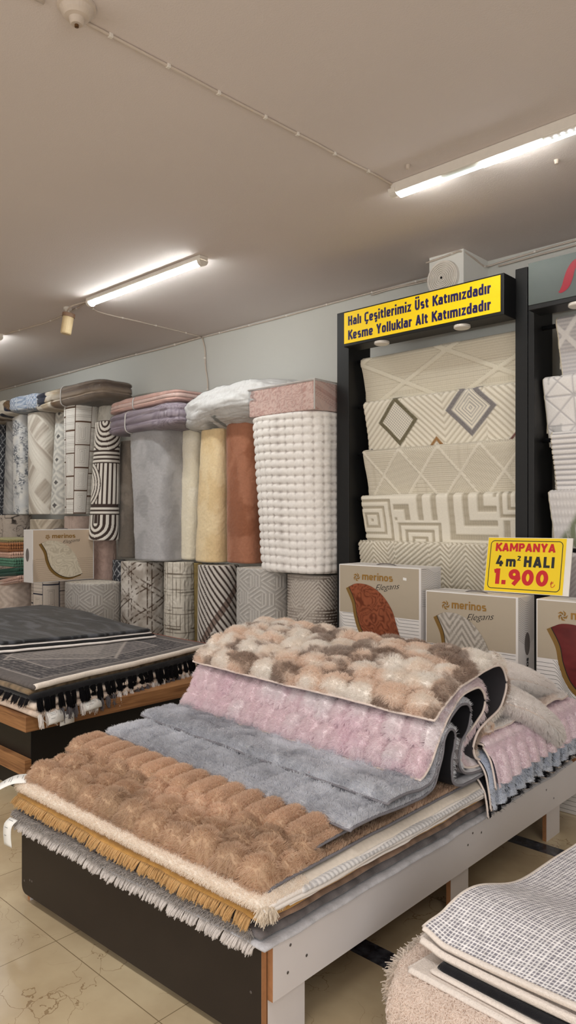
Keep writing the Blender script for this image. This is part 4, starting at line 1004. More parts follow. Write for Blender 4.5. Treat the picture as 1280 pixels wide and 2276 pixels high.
def hair_rug(name, label, prof, x0, x1, side, hf, colf, L, n, group, base=.0, mat_edge='binding', du=.012, lean=(0, 0, 0), xz=tiltz, clump=.45, csize=.022, rad=.0011, jit=.22, grav=.25, xw=None, edge_w=.005, bend=.12, back=True, seed=1, keep=None, yshift=None, smoothe=True, extra_back=None, ewave=0):
    """a fur rug whose (y, z) profile runs across the table from x0 to x1"""
    P2, s = smooth_path(prof, du); nv = len(P2); nx = int(abs(x1 - x0) / du) + 1
    xs = np.linspace(x0, x1, nx)
    G = np.zeros((nx, nv, 3)); G[..., 0] = xs[:, None]; G[..., 1] = P2[None, :, 0]; G[..., 2] = P2[None, :, 1]
    U = np.repeat((xs - x0)[:, None], nv, 1); Vv = np.repeat(s[None], nx, 0)
    if xw is not None: dx, dy, dz = xw(U, Vv, s[-1]); G[..., 0] += dx; G[..., 1] += dy; G[..., 2] += dz
    if xz is not None: G[..., 2] += xz(G[..., 0])
    sh = Sheet(G, (x1 - x0) / (nx - 1), s[1] - s[0], side)
    if sh.du < 0: raise ValueError
    t = thing(name, label, 'rug', (x0, float(P2[0, 0]), float(P2[0, 1])), group)
    hgt = hf(U, Vv)
    ed = np.minimum(np.minimum(U, U.max() - U), np.minimum(Vv, Vv.max() - Vv)); hgt = hgt * sm(0, .03, ed)
    top = sh.lift(hgt + .002)
    top.N = .85 * top.N + .15 * sh.N
    top.mesh('pile', M['furbase'], t, colf(U.ravel(), Vv.ravel(), np.random.default_rng(3)))
    pile = t.children[-1]
    fur(pile, top, int(n * FD), L, colf, M['hair'], rad / FD ** .35, lean, jit, clump, csize, grav, 5, seed, 'fur', bend=bend, keep=keep)
    if back:
        gx = np.floor(U / .004) ; cb = mixc(lin((58, 56, 60)), lin((24, 23, 27)), ((np.abs(np.sin(U * math.pi / .006)) * np.abs(np.sin(Vv * math.pi / .006))) > .3) * 1.0)
        if extra_back is not None: cb = np.where((extra_back(U, Vv) > .5)[..., None], lin((150, 144, 146)), cb)
        bk = sh.lift(-.004); bk.mesh('backing', M['backing'], t, cb, label='dark mesh rubber backing')
    b = sh.lift(-.001).border(); b = np.vstack([b, b[:1]])
    MB().tube(b, edge_w, 6, False).out('binding', M[mat_edge], t, smooth=True)
    return t, sh, top

# --- flat rugs below, from the table top upwards
M['silver_pile'] = mat('silver_pile', (176, 174, 178), .9, attr=True, noise=(120, .1), bump=(300, .6, .003), sheen=.3, spec=.15)
M['string'] = furmat('fringe_yarn', .8)
def zt(x, y): return tiltz(x)
def flatc(c, a=.12, s=50, sd=1): return lambda U, V: np.asarray(c) * (1 + a * 2 * (fbm(U * s, V * s, sd) - .5))[..., None]
G1 = 'flat rugs piled under the fur rugs'
def flat_rug(name, label, c0, z, th, colf, m='silver_pile', fr=None, nu=90, nv=110, hf=None, zs=.25, fuzz=None):
    t = thing(name, label, 'rug', (c0[0][0], c0[0][1], z - th), G1)
    o, top = pad('rug_pile', c0, z, th, M[m], t, colf, nu, nv, zoff=lambda x, y: tiltz(x) * zs, edge=(.012, 9), hf=hf)
    if fuzz:
        for q in (.25, .5, .8): fringe(t, (top[:, 0] + np.array([0, -.003 - th * .3, -th * q]))[::3], (0, -.8, .1), int(5000 * FD), fuzz[1], lin(fuzz[0]), M['string'], .0012, .5, .55, int(q * 100), 'edge_pile')
    if fr:
        nn, L, cc, droop, outz, cl, rad = fr
        e = top[:, 0] + np.array([0, -.004, -th * .5]); fringe(t, e[::3], (0, -1, outz), int(nn * FD), L, lin(cc), M['string'], rad, droop, .22, 5, clump=cl)
    return t
flat_rug('fringed_rug', 'silver grey fringed rug at the very bottom of the fur rug pile', [(-2.735, 1.352), (-1.408, 1.405), (-1.412, 3.5), (-2.72, 3.5)], .326, .017, flatc(lin((186, 186, 192)), .3, 60), fr=(11000, .020, (226, 221, 218), .7, -.25, .006, .0009), zs=.1)
flat_rug('pile_rug', 'dark grey soft pile rug just above the silver fringed one', [(-2.725, 1.350), (-1.432, 1.415), (-1.425, 3.5), (-2.72, 3.5)], .349, .020, flatc(lin((104, 100, 102)), .7, 35, 4), hf=lambda U, V: .004 * fbm(U * 60, V * 60, 5), zs=.3, fuzz=((178, 173, 171), .012))
flat_rug('woven_rug', 'brown striped woven rug seen edge-on along the white rail', [(-2.715, 1.40), (-1.438, 1.46), (-1.428, 3.5), (-2.72, 3.5)], .374, .022, flatc(lin((132, 108, 92)), .6, 90, 6), zs=.5)
flat_rug('fringed_rug', 'ochre gold fringed rug in the middle of the fur rug pile', [(-2.725, 1.355), (-1.432, 1.412), (-1.432, 3.5), (-2.72, 3.5)], .394, .017, flatc(lin((190, 146, 84)), .25, 60, 8), fr=(12000, .022, (214, 180, 130), .6, -.45, .005, .0009), zs=.9)

# cream rug folded in two: U-turn at the front edge
def fold_rug():
    pr = [(3.45, .463), (2.6, .455), (2.0, .452), (1.52, .450), (1.425, .447), (1.396, .436), (1.398, .421), (1.44, .412), (1.6, .410), (2.2, .410), (2.7, .410), (3.45, .41)]
    P2, s = smooth_path(pr, .012); nv = len(P2); xs = np.linspace(-2.715, -1.405, 100); nx = 100
    G = np.zeros((nx, nv, 3)); G[..., 0] = xs[:, None]; G[..., 1] = P2[None, :, 0] - .06 * ((-1.405 - xs) / 1.31)[:, None]; G[..., 2] = P2[None, :, 1]
    up = np.arange(nv) < nv * .5
    G[..., 2] += tiltz(xs)[:, None] * np.where(up, 1.0, .95)[None] - (np.clip(xs + 1.44, 0, 1) / .035)[:, None] ** 1.5 * np.where(up, .018, .0)[None]
    G[..., 2] += .004 * np.sin(P2[:, 0] * 14)[None] * sm(-1.6, -1.4, xs)[:, None]
    sh = Sheet(G, xs[1] - xs[0], .012, -1)
    if sh.N[50, 5, 2] < 0: sh = Sheet(G, xs[1] - xs[0], .012, 1)
    t = thing('folded_rug', 'cream pile rug folded in two right under the brown fur rug', 'rug', (-2.7, 1.4, .41), G1)
    cf = lambda u, v, r: lin((212, 201, 189)) * (.86 + .22 * r.random(np.shape(u)))[..., None]
    U, V = sh.U, sh.V
    sh.mesh('pile', M['furbase'], t, lin((222, 212, 200)) * np.ones(U.shape + (1,)), th=.008)
    front = (3.45 - 1.52) - .02
    fur(t.children[-1], sh, int(420000 * FD), .009, cf, M['hair'], .0009 / FD ** .35, (0, 0, -.1), .3, .3, .010, .2, 4, 5, 'fur', keep=lambda u, v: (v > 1.86) & (v < 2.16), bend=.2)
    b = np.vstack([sh.P[-1] - sh.N[-1] * .005]); MB().tube(b, .0075, 6).out('binding', M['binding_white'], t, smooth=True)
    # corner tuft
    e = [(-1.425, 1.40, .43), (-1.41, 1.405, .435), (-1.40, 1.43, .43)]; fringe(t, e, (.35, -.5, -.4), int(450 * FD), .024, lin((226, 216, 202)), M['string'], .0014, .6, .35, 8)
M['binding_white'] = mat('white_binding', (232, 226, 222), .7, noise=(150, .05))
fold_rug()
def ribs(p, amp): return lambda U, V: amp * tri((U * .35 + V) / p)
t = thing('ribbed_rug', 'pale grey ribbed rug tucked inside the folded cream rug', 'rug', (-2.7, 1.5, .415), G1)
pad('rug_pile', [(-2.70, 1.50), (-1.402, 1.56), (-1.405, 3.45), (-2.70, 3.45)], .436, .018, M['silver_pile'], t, lambda U, V: mixc(lin((176, 174, 176)), lin((222, 220, 220)), sm(.25, .6, tri((V - U * .5) / .02))), 60, 300, zoff=lambda x, y: tiltz(x) * .95, edge=(.01, 12), er=.012, hf=lambda U, V: .002 * tri((V - U * .5) / .02))
t = thing('ribbed_rug', 'thin white edged rug below the folded cream rug', 'rug', (-2.7, 1.5, .39), G1)
pad('rug_pile', [(-2.70, 1.46), (-1.412, 1.52), (-1.408, 3.45), (-2.70, 3.45)], .404, .009, M['binding_white'], t, None, 60, 80, zoff=lambda x, y: tiltz(x) * .9, edge=(.012, 14))

# --- brown bubble fur rug, lying flat on top
BR = [lin((200, 173, 149)), lin((184, 156, 130)), lin((152, 128, 106))]
def c_brown(u, v, r):
    d, h, i, j = cells(u, v, .105, .085); w = fbm(u * 5, v * 5, 3)
    c = mixc(BR[1], BR[0], sm(.25, .8, w + .3 * (h - .5))); c = mixc(c, BR[2], sm(.45, .8, fbm(u * 9 + 3, v * 9, 9)) * .5)
    return c * (.94 + .12 * r.random(np.shape(u)))[..., None]
def h_puff(a, b, amp): 
    def f(U, V):
        d, h, i, j = cells(U + .012 * (fbm(U * 8, V * 8, 2) - .5), V + .012 * (fbm(U * 8, V * 8, 4) - .5), a, b); return amp * (.75 + .5 * h) * np.sqrt(np.clip(1 - (d * .88) ** 2, 0, 1))
    return f
GF = 'fur rugs on the white railed table'
# a slight skew: the left end sits nearer
def skew(k, w=.0): return lambda U, V, L: (0 * U + .012 * (fbm(V * 5, U * 0, 3) - .5) * np.abs(2 * U / U.max() - 1) ** 6, -k * (1 - U / U.max()) + w * (fbm(U * 4, V * 0, 6) - .5) * sm(.25, 0, V), 0 * U)
hair_rug('fur_rug', 'brown bubble textured fur rug lying flat at the table front', [(1.432, .437), (1.45, .452), (1.52, .460), (1.9, .462), (2.4, .462), (2.75, .462)], -2.70, -1.437, 1, mask_v(h_puff(.115, .095, .060), .24), c_brown, .017, 220000, GF, mat_edge='binding_grey',
         lean=(.06, -.14, .0), clump=.4, csize=.03, rad=.0007, jit=.08, grav=.2, xw=skew(.06, .02), seed=2, bend=.06)
# --- tan ribbed fur rug
def c_tan(u, v, r):
    w = fbm(u * 7, v * 7, 5); c = mixc(lin((180, 152, 128)), lin((204, 176, 150)), w); return c * (.93 + .14 * r.random(np.shape(u)))[..., None]
def h_rib(p, amp, ang=0):
    def f(U, V):
        q = (U + ang * V) / p; f_ = q - np.floor(q); return amp * np.sqrt(np.clip(1 - ((f_ - .5) * 2.05) ** 2, 0, 1))
    return f
hair_rug('fur_rug', 'tan fur rug with plump parallel ribs behind the brown one', [(1.655, .480), (1.67, .490), (1.8, .496), (2.0, .498), (2.3, .498)], -2.79, -1.462, 1, mask_v(h_rib(.093, .044), .15), c_tan, .012, 130000, GF, lean=(0, -.1, 0), clump=.35, csize=.016, rad=.0008, jit=.13, grav=.1, xw=skew(.055, .02), seed=4, bend=.1, du=.009, mat_edge='binding_grey')

# --- grey, grey, pink and brown-white rugs folded over one another
g1p = [(1.775, .526), (1.80, .532), (1.936, .532), (2.091, .524), (2.200, .521), (2.262, .540), (2.300, .62), (2.331, .700), (2.363, .722), (2.398, .702), (2.394, .653), (2.375, .601), (2.369, .552), (2.385, .516), (2.43, .497), (2.503, .490), (2.8, .49), (3.3, .49)]
g2p = [(1.975, .556), (2.00, .562), (2.091, .558), (2.200, .552), (2.262, .572), (2.31, .66), (2.37, .74), (2.43, .782), (2.475, .788), (2.512, .778), (2.533, .745), (2.503, .679), (2.456, .643), (2.437, .6), (2.44, .560), (2.47, .528), (2.527, .510), (2.612, .505), (2.9, .505), (3.3, .505)]
pkp = [(2.200, .565), (2.230, .580), (2.262, .620), (2.300, .69), (2.338, .735), (2.391, .775), (2.456, .808), (2.517, .826), (2.576, .834), (2.619, .826), (2.655, .792), (2.659, .757), (2.626, .715), (2.552, .675), (2.492, .645), (2.468, .618), (2.470, .580), (2.500, .545), (2.552, .528), (2.62, .522), (2.9, .52), (3.3, .52)]
bwp = [(2.268, .770), (2.285, .778), (2.325, .806), (2.437, .858), (2.552, .876), (2.67, .892), (2.734, .898), (2.78, .888), (2.815, .850), (2.828, .809), (2.812, .754), (2.765, .713), (2.648, .68), (2.590, .652), (2.566, .600), (2.580, .560), (2.63, .545), (2.8, .54), (3.3, .54)]
def c_grey(dark):
    def f(u, v, r):
        w = fbm(u * 4, v * 4, 3 + int(dark * 9)); k = fbm(u * 11, v * 9, 8)
        c = mixc(lin((158, 160, 168)), lin((204, 206, 212)), sm(.2, .75, w * .6 + k * .4) * (1 - dark * .35)); return c * (.93 + .14 * r.random(np.shape(u)))[..., None]
    return f
def wob(seed, a=.012, b=.012): return lambda U, V, L: (a * (fbm(V * 5, U * 0 + seed, seed) - .5) * 2 * np.abs(2 * U / U.max() - 1) ** 4, b * 2 * (fbm(U * 3.2, V * 0, seed + 2) - .5) * sm(.35, 0, V), .006 * (fbm(U * 5, V * 5, seed + 3) - .5) * 2)
front_only = lambda w: (lambda u, v: v < w)
hair_rug('fur_rug', 'darker grey fur rug, lowest of the two grey rugs', g1p, -2.76, -1.405, 1, h_rib(.13, .016, .0), c_grey(.6), .019, 200000, GF, lean=(.05, -.25, 0), clump=.4, csize=.045, rad=.0007, jit=.09, grav=.3, xw=wob(3), seed=5, keep=front_only(.95), mat_edge='binding_grey', bend=.08)
hair_rug('fur_rug', 'paler grey fur rug lying on the darker grey one', g2p, -2.80, -1.410, 1, h_puff(.15, .10, .022), c_grey(.0), .017, 200000, GF, lean=(.05, -.25, 0), clump=.4, csize=.045, rad=.0007, jit=.08, grav=.3, xw=wob(6), seed=6, keep=front_only(.95), mat_edge='binding_grey', bend=.08, extra_back=lambda U, V: (fbm(U * 3, V * 6, 4) > .62))
PKc = [lin((234, 219, 224)), lin((240, 233, 236)), lin((222, 202, 211))]
def c_pink(u, v, r):
    d, h, i, j = cells(u, v, .085, .12); w = fbm(u * 5, v * 5, 3)
    c = mixc(PKc[0], PKc[1], sm(.3, .75, w + .4 * (h - .5) + .25 * (.6 - d))); c = mixc(c, PKc[2], sm(.5, .75, fbm(u * 8, v * 8, 13)) * .6); return c * (.94 + .12 * r.random(np.shape(u)))[..., None]
hair_rug('fur_rug', 'pale pink fur rug folded up into a steep slope', pkp, -2.79, -1.425, 1, h_puff(.085, .12, .036), c_pink, .020, 240000, GF, lean=(.02, -.12, -.12), clump=.42, csize=.036, rad=.0007, jit=.08, grav=.3, xw=wob(9), seed=7, keep=front_only(1.0), bend=.15)
BWc = [lin((234, 224, 214)), lin((204, 184, 168)), lin((136, 114, 100)), lin((242, 237, 231))]
def c_bw(u, v, r):
    d, h, i, j = cells(u, v, .135, .10); w = fbm(u * 6 + 1, v * 6, 31)
    c = mixc(BWc[0], BWc[3], sm(.3, .6, fbm(u * 12, v * 12, 4))); c = mixc(c, BWc[1], sm(.36, .62, fbm(u * 6 + 1, v * 13, 31, 4) + .22 * (h - .5) + .12 * (d - .6)) * .9); c = mixc(c, BWc[2], sm(.50, .66, fbm(u * 9 + 9, v * 17, 17, 4) + .25 * (h - .5) + .10 * (d - .6)) * .8)
    return c * (.94 + .12 * r.random(np.shape(u)))[..., None]
hair_rug('fur_rug', 'mottled brown and white bubble fur rug on top of the pink one', bwp, -2.77, -1.42, 1, h_puff(.135, .10, .044), c_bw, .019, 240000, GF, lean=(.05, -.12, 0), clump=.38, csize=.034, rad=.0007, jit=.08, grav=.25, xw=wob(12, .01, .02), seed=8, keep=front_only(1.05), bend=.15)

# --- rear right: blue-grey and pink rugs draped over the rail, cream rugs heaped on them
def drape(label, x_in, x_edge, z, zlow, y0, y1, hf, colf, L, n, seed, gname=GF, hang_wave=.0, rad=.0010, flare=.03):
    pr = [(x_in, z), (x_in + .15, z), (x_edge - .05, z - .004), (x_edge - .012, z - .016), (x_edge + .012, z - .05), (x_edge + .018 + flare * .3, (z + zlow) / 2), (x_edge + .02 + flare, zlow)]
    P2, s = smooth_path(pr, .009); nv = len(P2); ys = np.arange(y0, y1, .009); nx = len(ys)
    G = np.zeros((nx, nv, 3)); G[..., 0] = P2[None, :, 0]; G[..., 1] = ys[:, None]; G[..., 2] = P2[None, :, 1]
    U = np.repeat((ys - y0)[:, None], nv, 1); Vv = np.repeat(s[None], nx, 0); hang_ = sm(s[-1] - (z - zlow) - .02, s[-1], Vv)
    G[..., 0] += hang_ * .016 * np.sin(U * 2 * math.pi / .085 + 2 * fbm(U * 3, U * 0, seed)) ; G[..., 2] += hang_ * .010 * (np.abs(np.sin(U * math.pi / .075)) - .5) * 1.2 + .04 * hang_ * U
    sh = Sheet(G, .009, .009, 1)
    if sh.N[nx // 2, 3, 2] < 0: sh = Sheet(G, .009, .009, -1)
    t = thing('fur_rug', label, 'rug', (x_edge, y0, zlow), gname)
    top = sh.lift(hf(U, Vv) + .002); top.N = .85 * top.N + .15 * sh.N
    top.mesh('pile', M['furbase'], t, colf(U.ravel(), Vv.ravel(), np.random.default_rng(3)))
    fur(t.children[-1], top, int(n * FD), L, colf, M['hair'], .0007 / FD ** .35, (0, 0, -.15), .06, .2, .04, .3, 4, seed, 'fur', bend=.06)
    bk = sh.lift(-.004); bk.mesh('backing', M['backing'], t, lin((122, 119, 124)) * np.ones(U.shape + (1,)), label='plain grey backing')
    b = sh.lift(-.001).border(); b = np.vstack([b, b[:1]]); MB().tube(b, .0045, 6, False).out('binding', M['binding'], t, smooth=True)
    return t
def cc(a, b, s=5, sd=3): return lambda u, v, r: mixc(lin(a), lin(b), sm(.25, .75, fbm(u * s, v * s, sd))) * (.95 + .1 * r.random(np.shape(u)))[..., None]
drape('black fur rug edge showing below the draped blue-grey rug', -1.9, -1.417, .490, .335, 2.60, 3.52, h_puff(.08, .2, .008), cc((30, 30, 34), (52, 52, 58)), .018, 16000, 41, flare=.004)
drape('pale blue-grey fur rug hanging lowest over the white rail', -2.0, -1.412, .555, .365, 2.605, 3.53, h_puff(.085, .25, .012), cc((182, 190, 204), (208, 213, 223)), .010, 110000, 42, flare=.008)
drape('lilac pink fur rug hanging over the rail above the blue-grey one', -2.1, -1.405, .608, .445, 2.625, 3.54, h_puff(.085, .25, .012), cc((234, 218, 225), (226, 213, 222), 2), .008, 110000, 43, flare=.010)

def heap(label, x0, x1, y0, y1, zf, colf, L, n, seed, name='fur_rug', rad=.0011, grav=.3, lean=(0, 0, 0)):
    xs = np.arange(x0, x1, .012); ys = np.arange(y0, y1, .012); X, Y = np.meshgrid(xs, ys, indexing='ij')
    G = np.stack([X, Y, zf(X, Y)], 2); sh = Sheet(G, .012, .012, 1)
    t = thing(name, label, 'rug', (x0, y0, float(G[..., 2].min())), GF)
    sh.mesh('pile', M['furbase'], t, colf(sh.U.ravel(), sh.V.ravel(), np.random.default_rng(2)) * .9, th=.012)
    fur(t.children[-1], sh, int(n * FD), L, colf, M['hair'], rad * .7 / FD ** .35, lean, .12, .4, .04, grav, 5, seed, 'fur', bend=.06)
    b = sh.lift(-.006).border(); b = np.vstack([b, b[:1]]); MB().tube(b, .005, 6, False).out('binding', M['binding'], t, smooth=True)
    return t
def zlump(base, lumps, edge=None, wav=.012, sd=2):
    def f(X, Y):
        z = base + 0 * X
        for cx, cy, rx, ry, a in lumps: z = z + a * np.exp(-(((X - cx) / rx) ** 2 + ((Y - cy) / ry) ** 2))
        return z + wav * 2 * (fbm(X * 7, Y * 7, sd) - .5)
    return f
ccream = cc((236, 218, 198), (246, 236, 226), 4, 9)
def ccr2(u, v, r):
    c = mixc(lin((248, 244, 242)), lin((234, 214, 200)), sm(.5, .72, fbm(u * 5 + 2, v * 5, 19)) * .6); return c * (.95 + .1 * r.random(np.shape(u)))[..., None]
heap('cream and tan mottled fur rug crumpled at the table rear', -2.2, -1.432, 2.70, 3.50, zlump(.632, [(-1.80, 3.20, .28, .30, .06), (-1.52, 3.42, .10, .10, .03)], wav=.018), ccr2, .018, 80000, 51)
# white flap folded back on itself, a leaf shaped lobe
def lobe(label, path, wid, colf, L, n, seed, thick=.05, edge=True):
    P, s = smooth_path(path, .012); T = np.gradient(P, axis=0); T /= np.linalg.norm(T, axis=1)[:, None]
    B = np.cross(T, [0, 0, 1]); B /= np.linalg.norm(B, axis=1)[:, None]; Nn = np.cross(B, T)
    k = len(P); f = s / s[-1]; w_ = np.interp(f, *wid); na = 40; th = np.linspace(0, 2 * math.pi, na)
    G = P[:, None] + B[:, None] * (np.cos(th)[None, :, None] * w_[:, None, None]) + Nn[:, None] * (np.sin(th)[None, :, None] * (thick * np.sqrt(np.clip(w_ / w_.max(), 0, 1)))[:, None, None])
    sh = Sheet(G, s[1], .011, 1)
    cen = P[:, None]; 
    if ((sh.N * (G - cen)).sum() < 0): sh = Sheet(G, s[1], .011, -1)
    t = thing('fur_rug', label, 'rug', tuple(P[0]), GF)
    sh.mesh('pile', M['furbase'], t, colf(sh.U.ravel(), sh.V.ravel(), np.random.default_rng(2)) * .92)
    fur(t.children[-1], sh, int(n * FD), L, colf, M['hair'], .0008 / FD ** .35, (0, 0, -.1), .13, .4, .035, .3, 5, seed, 'fur', bend=.06)
    if edge:
        e = G[:, na // 4] if False else P + B * w_[:, None] * .99; MB().tube(e, .004, 6).out('binding', M['binding'], t, smooth=True)
    return t
cwhite = cc((250, 245, 243), (253, 250, 249), 4, 3)
lobe('white fur rug folded into a rounded flap beside the fold', [(-1.74, 2.86, .715), (-1.60, 2.90, .735), (-1.49, 2.98, .705), (-1.415, 3.08, .625), (-1.375, 3.16, .545), (-1.368, 3.20, .500)], ([0, .3, .65, .88, 1], [.11, .135, .125, .075, .012]), cwhite, .017, 30000, 52, .055)
lobe('white fur rug lying highest behind the fold, against the cartons', [(-1.86, 2.80, .79), (-1.72, 2.92, .80), (-1.63, 3.08, .785), (-1.56, 3.26, .735), (-1.50, 3.42, .670)], ([0, .3, .7, 1], [.10, .15, .13, .04]), cwhite, .017, 28000, 53, .06)
lobe('peach fur rug corner poking out between fold and white flap', [(-1.85, 2.80, .70), (-1.65, 2.74, .70), (-1.52, 2.70, .675), (-1.43, 2.69, .645)], ([0, .4, .8, 1], [.08, .10, .085, .03]), cc((236, 206, 180), (244, 226, 208), 5, 8), .016, 20000, 54, .035)
# care label sewn into the front left corner of the brown rug, and one hanging from the fringe
M['paper'] = mat('white_care_label', (232, 232, 230), .6, noise=(8, .02))
M['ink'] = mat('grey_label_print', (112, 114, 118), .6)
def label_tag(name, lab, pts, w, cat, lines=5, wdir=(1, 0, 0)):
    P, s = smooth_path(pts, .01); wd = np.array(wdir, float); wd /= np.linalg.norm(wd)
    G = P[:, None] + wd[None, None] * np.array([-w / 2, 0, w / 2])[None, :, None]; sh = Sheet(G, .01, w / 2, 1)
    t = thing(name, lab, cat, tuple(P[0]), 'care labels on the rugs')
    sh.mesh('label_cloth', M['paper'], t, th=.0012)
    mb = MB(); N0 = sh.N
    for k in range(lines):
        i = 1 + int(k * (len(P) - 3) / max(1, lines)); c = P[i] + N0[i, 1] * .0008; c2 = c + (P[i + 1] - P[i]) * .18
        c3 = P[i] - N0[i, 1] * .002; c4 = c3 + (P[i + 1] - P[i]) * .18
        for a, b in ((c, c2), (c3, c4)):
            V = [a - wd * w * .34, a + wd * w * (.2 - .14 * (k % 3)), b + wd * w * (.2 - .14 * (k % 3)), b - wd * w * .34]; mb.add(V, [(0, 1, 2, 3)])
    mb.out('lettering', M['ink'], t)
    return t
label_tag('care_label', 'white care label sticking out of the brown rug corner', [(-2.69, 1.375, .482), (-2.72, 1.34, .480), (-2.745, 1.31, .466), (-2.765, 1.285, .448)], .075, 'label', 6, (.62, -.5, -.1))
label_tag('care_label', 'white care label dangling from the silver fringe at left', [(-2.705, 1.325, .335), (-2.712, 1.305, .315), (-2.712, 1.30, .28), (-2.708, 1.302, .235)], .052, 'label', 3, (1, .1, 0))
# ------------------------------------------------------------------ white and tan cartons
M['card_white'] = mat('white_carton_board', (226, 223, 222), .55, noise=(6, .03))
M['card_tan'] = mat('tan_carton_print', (176, 164, 146), .5, noise=(6, .02))
M['gold'] = mat('gold_print', (150, 112, 52), .4)
M['gold_dark'] = mat('dark_gold_leaf_edge', (128, 98, 48), .45)
M['black_print'] = mat('black_print', (38, 36, 38), .5)
M['white_print'] = mat('white_print', (236, 232, 226), .5)
M['window'] = mat('window_fabric', (200, 190, 180), .18, attr=True, spec=.6, bump=(40, .15, .004))
M['shadow_slot'] = mat('cut_out_shade', (26, 24, 24), .8)

def ribbon(P, w):
    P = np.asarray(P, float); T = np.gradient(P, axis=0); T /= np.linalg.norm(T, axis=1)[:, None] + 1e-9; N = np.c_[-T[:, 1], T[:, 0]] * w / 2
    n = len(P); return np.vstack([P + N, P - N]), [(i, i + n, i + n + 1, i + 1) for i in range(n - 1)]

def leaf_outline(w, h, cx=0, cy=0, s=1.0):
    """pointed leaf: tip at upper left and lower right"""
    A = np.array([.14, .74]); Bp = np.array([.80, .13])
    up = smooth_path([A, (.24, .785), (.40, .77), (.55, .68), (.67, .52), (.73, .34), Bp], .02)[0]
    lo = smooth_path([Bp, (.60, .07), (.44, .12), (.31, .25), (.245, .42), (.215, .58), A], .02)[0][1:-1]
    P = np.vstack([up, lo]); c = P.mean(0); return ((P - c) * s + c + np.array([cx, cy])) * np.array([w, h])

def fan(P, c=None):
    P = np.asarray(P); c = P.mean(0) if c is None else c
    V = np.vstack([P, c]); n = len(P); return V, [(n, i, (i + 1) % n) for i in range(n)]

def wave_lines(w, h, top, leaf=None, n=15, seed=0, lw=.0016):
    """nested stripes that run level, swing down and run level again"""
    out = []
    step = top * h / n * 1.25
    for k in range(-12, n + 16):
        a = np.linspace(0, w, 160); f = a / w + seed * .23
        y = top * h - .012 - k * step
        s1 = sm(.10, .30, f - .008 * k); s2 = sm(.62, .80, f - .008 * k); s3 = sm(.86, 1.02, f + .006 * k)
        y = y - .26 * h * s1 + .30 * h * s2 - .20 * h * s3 + .20 * h
        ok = (y > .008) & (y < top * h - .004)
        if leaf is not None:
            inside = np.zeros(len(a), bool); L = leaf; j = len(L) - 1
            for i in range(len(L)):
                c_ = ((L[i, 1] > y) != (L[j, 1] > y)) & (a < (L[j, 0] - L[i, 0]) * (y - L[i, 1]) / (L[j, 1] - L[i, 1] + 1e-12) + L[i, 0]); inside ^= c_; j = i
            ok &= ~inside
        i = 0
        while i < len(a):
            if ok[i]:
                j = i
                while j + 1 < len(a) and ok[j + 1]: j += 1
                if j - i > 2: out.append(ribbon(np.c_[a[i:j + 1], y[i:j + 1]], lw))
                i = j + 1
            else: i += 1
    return out

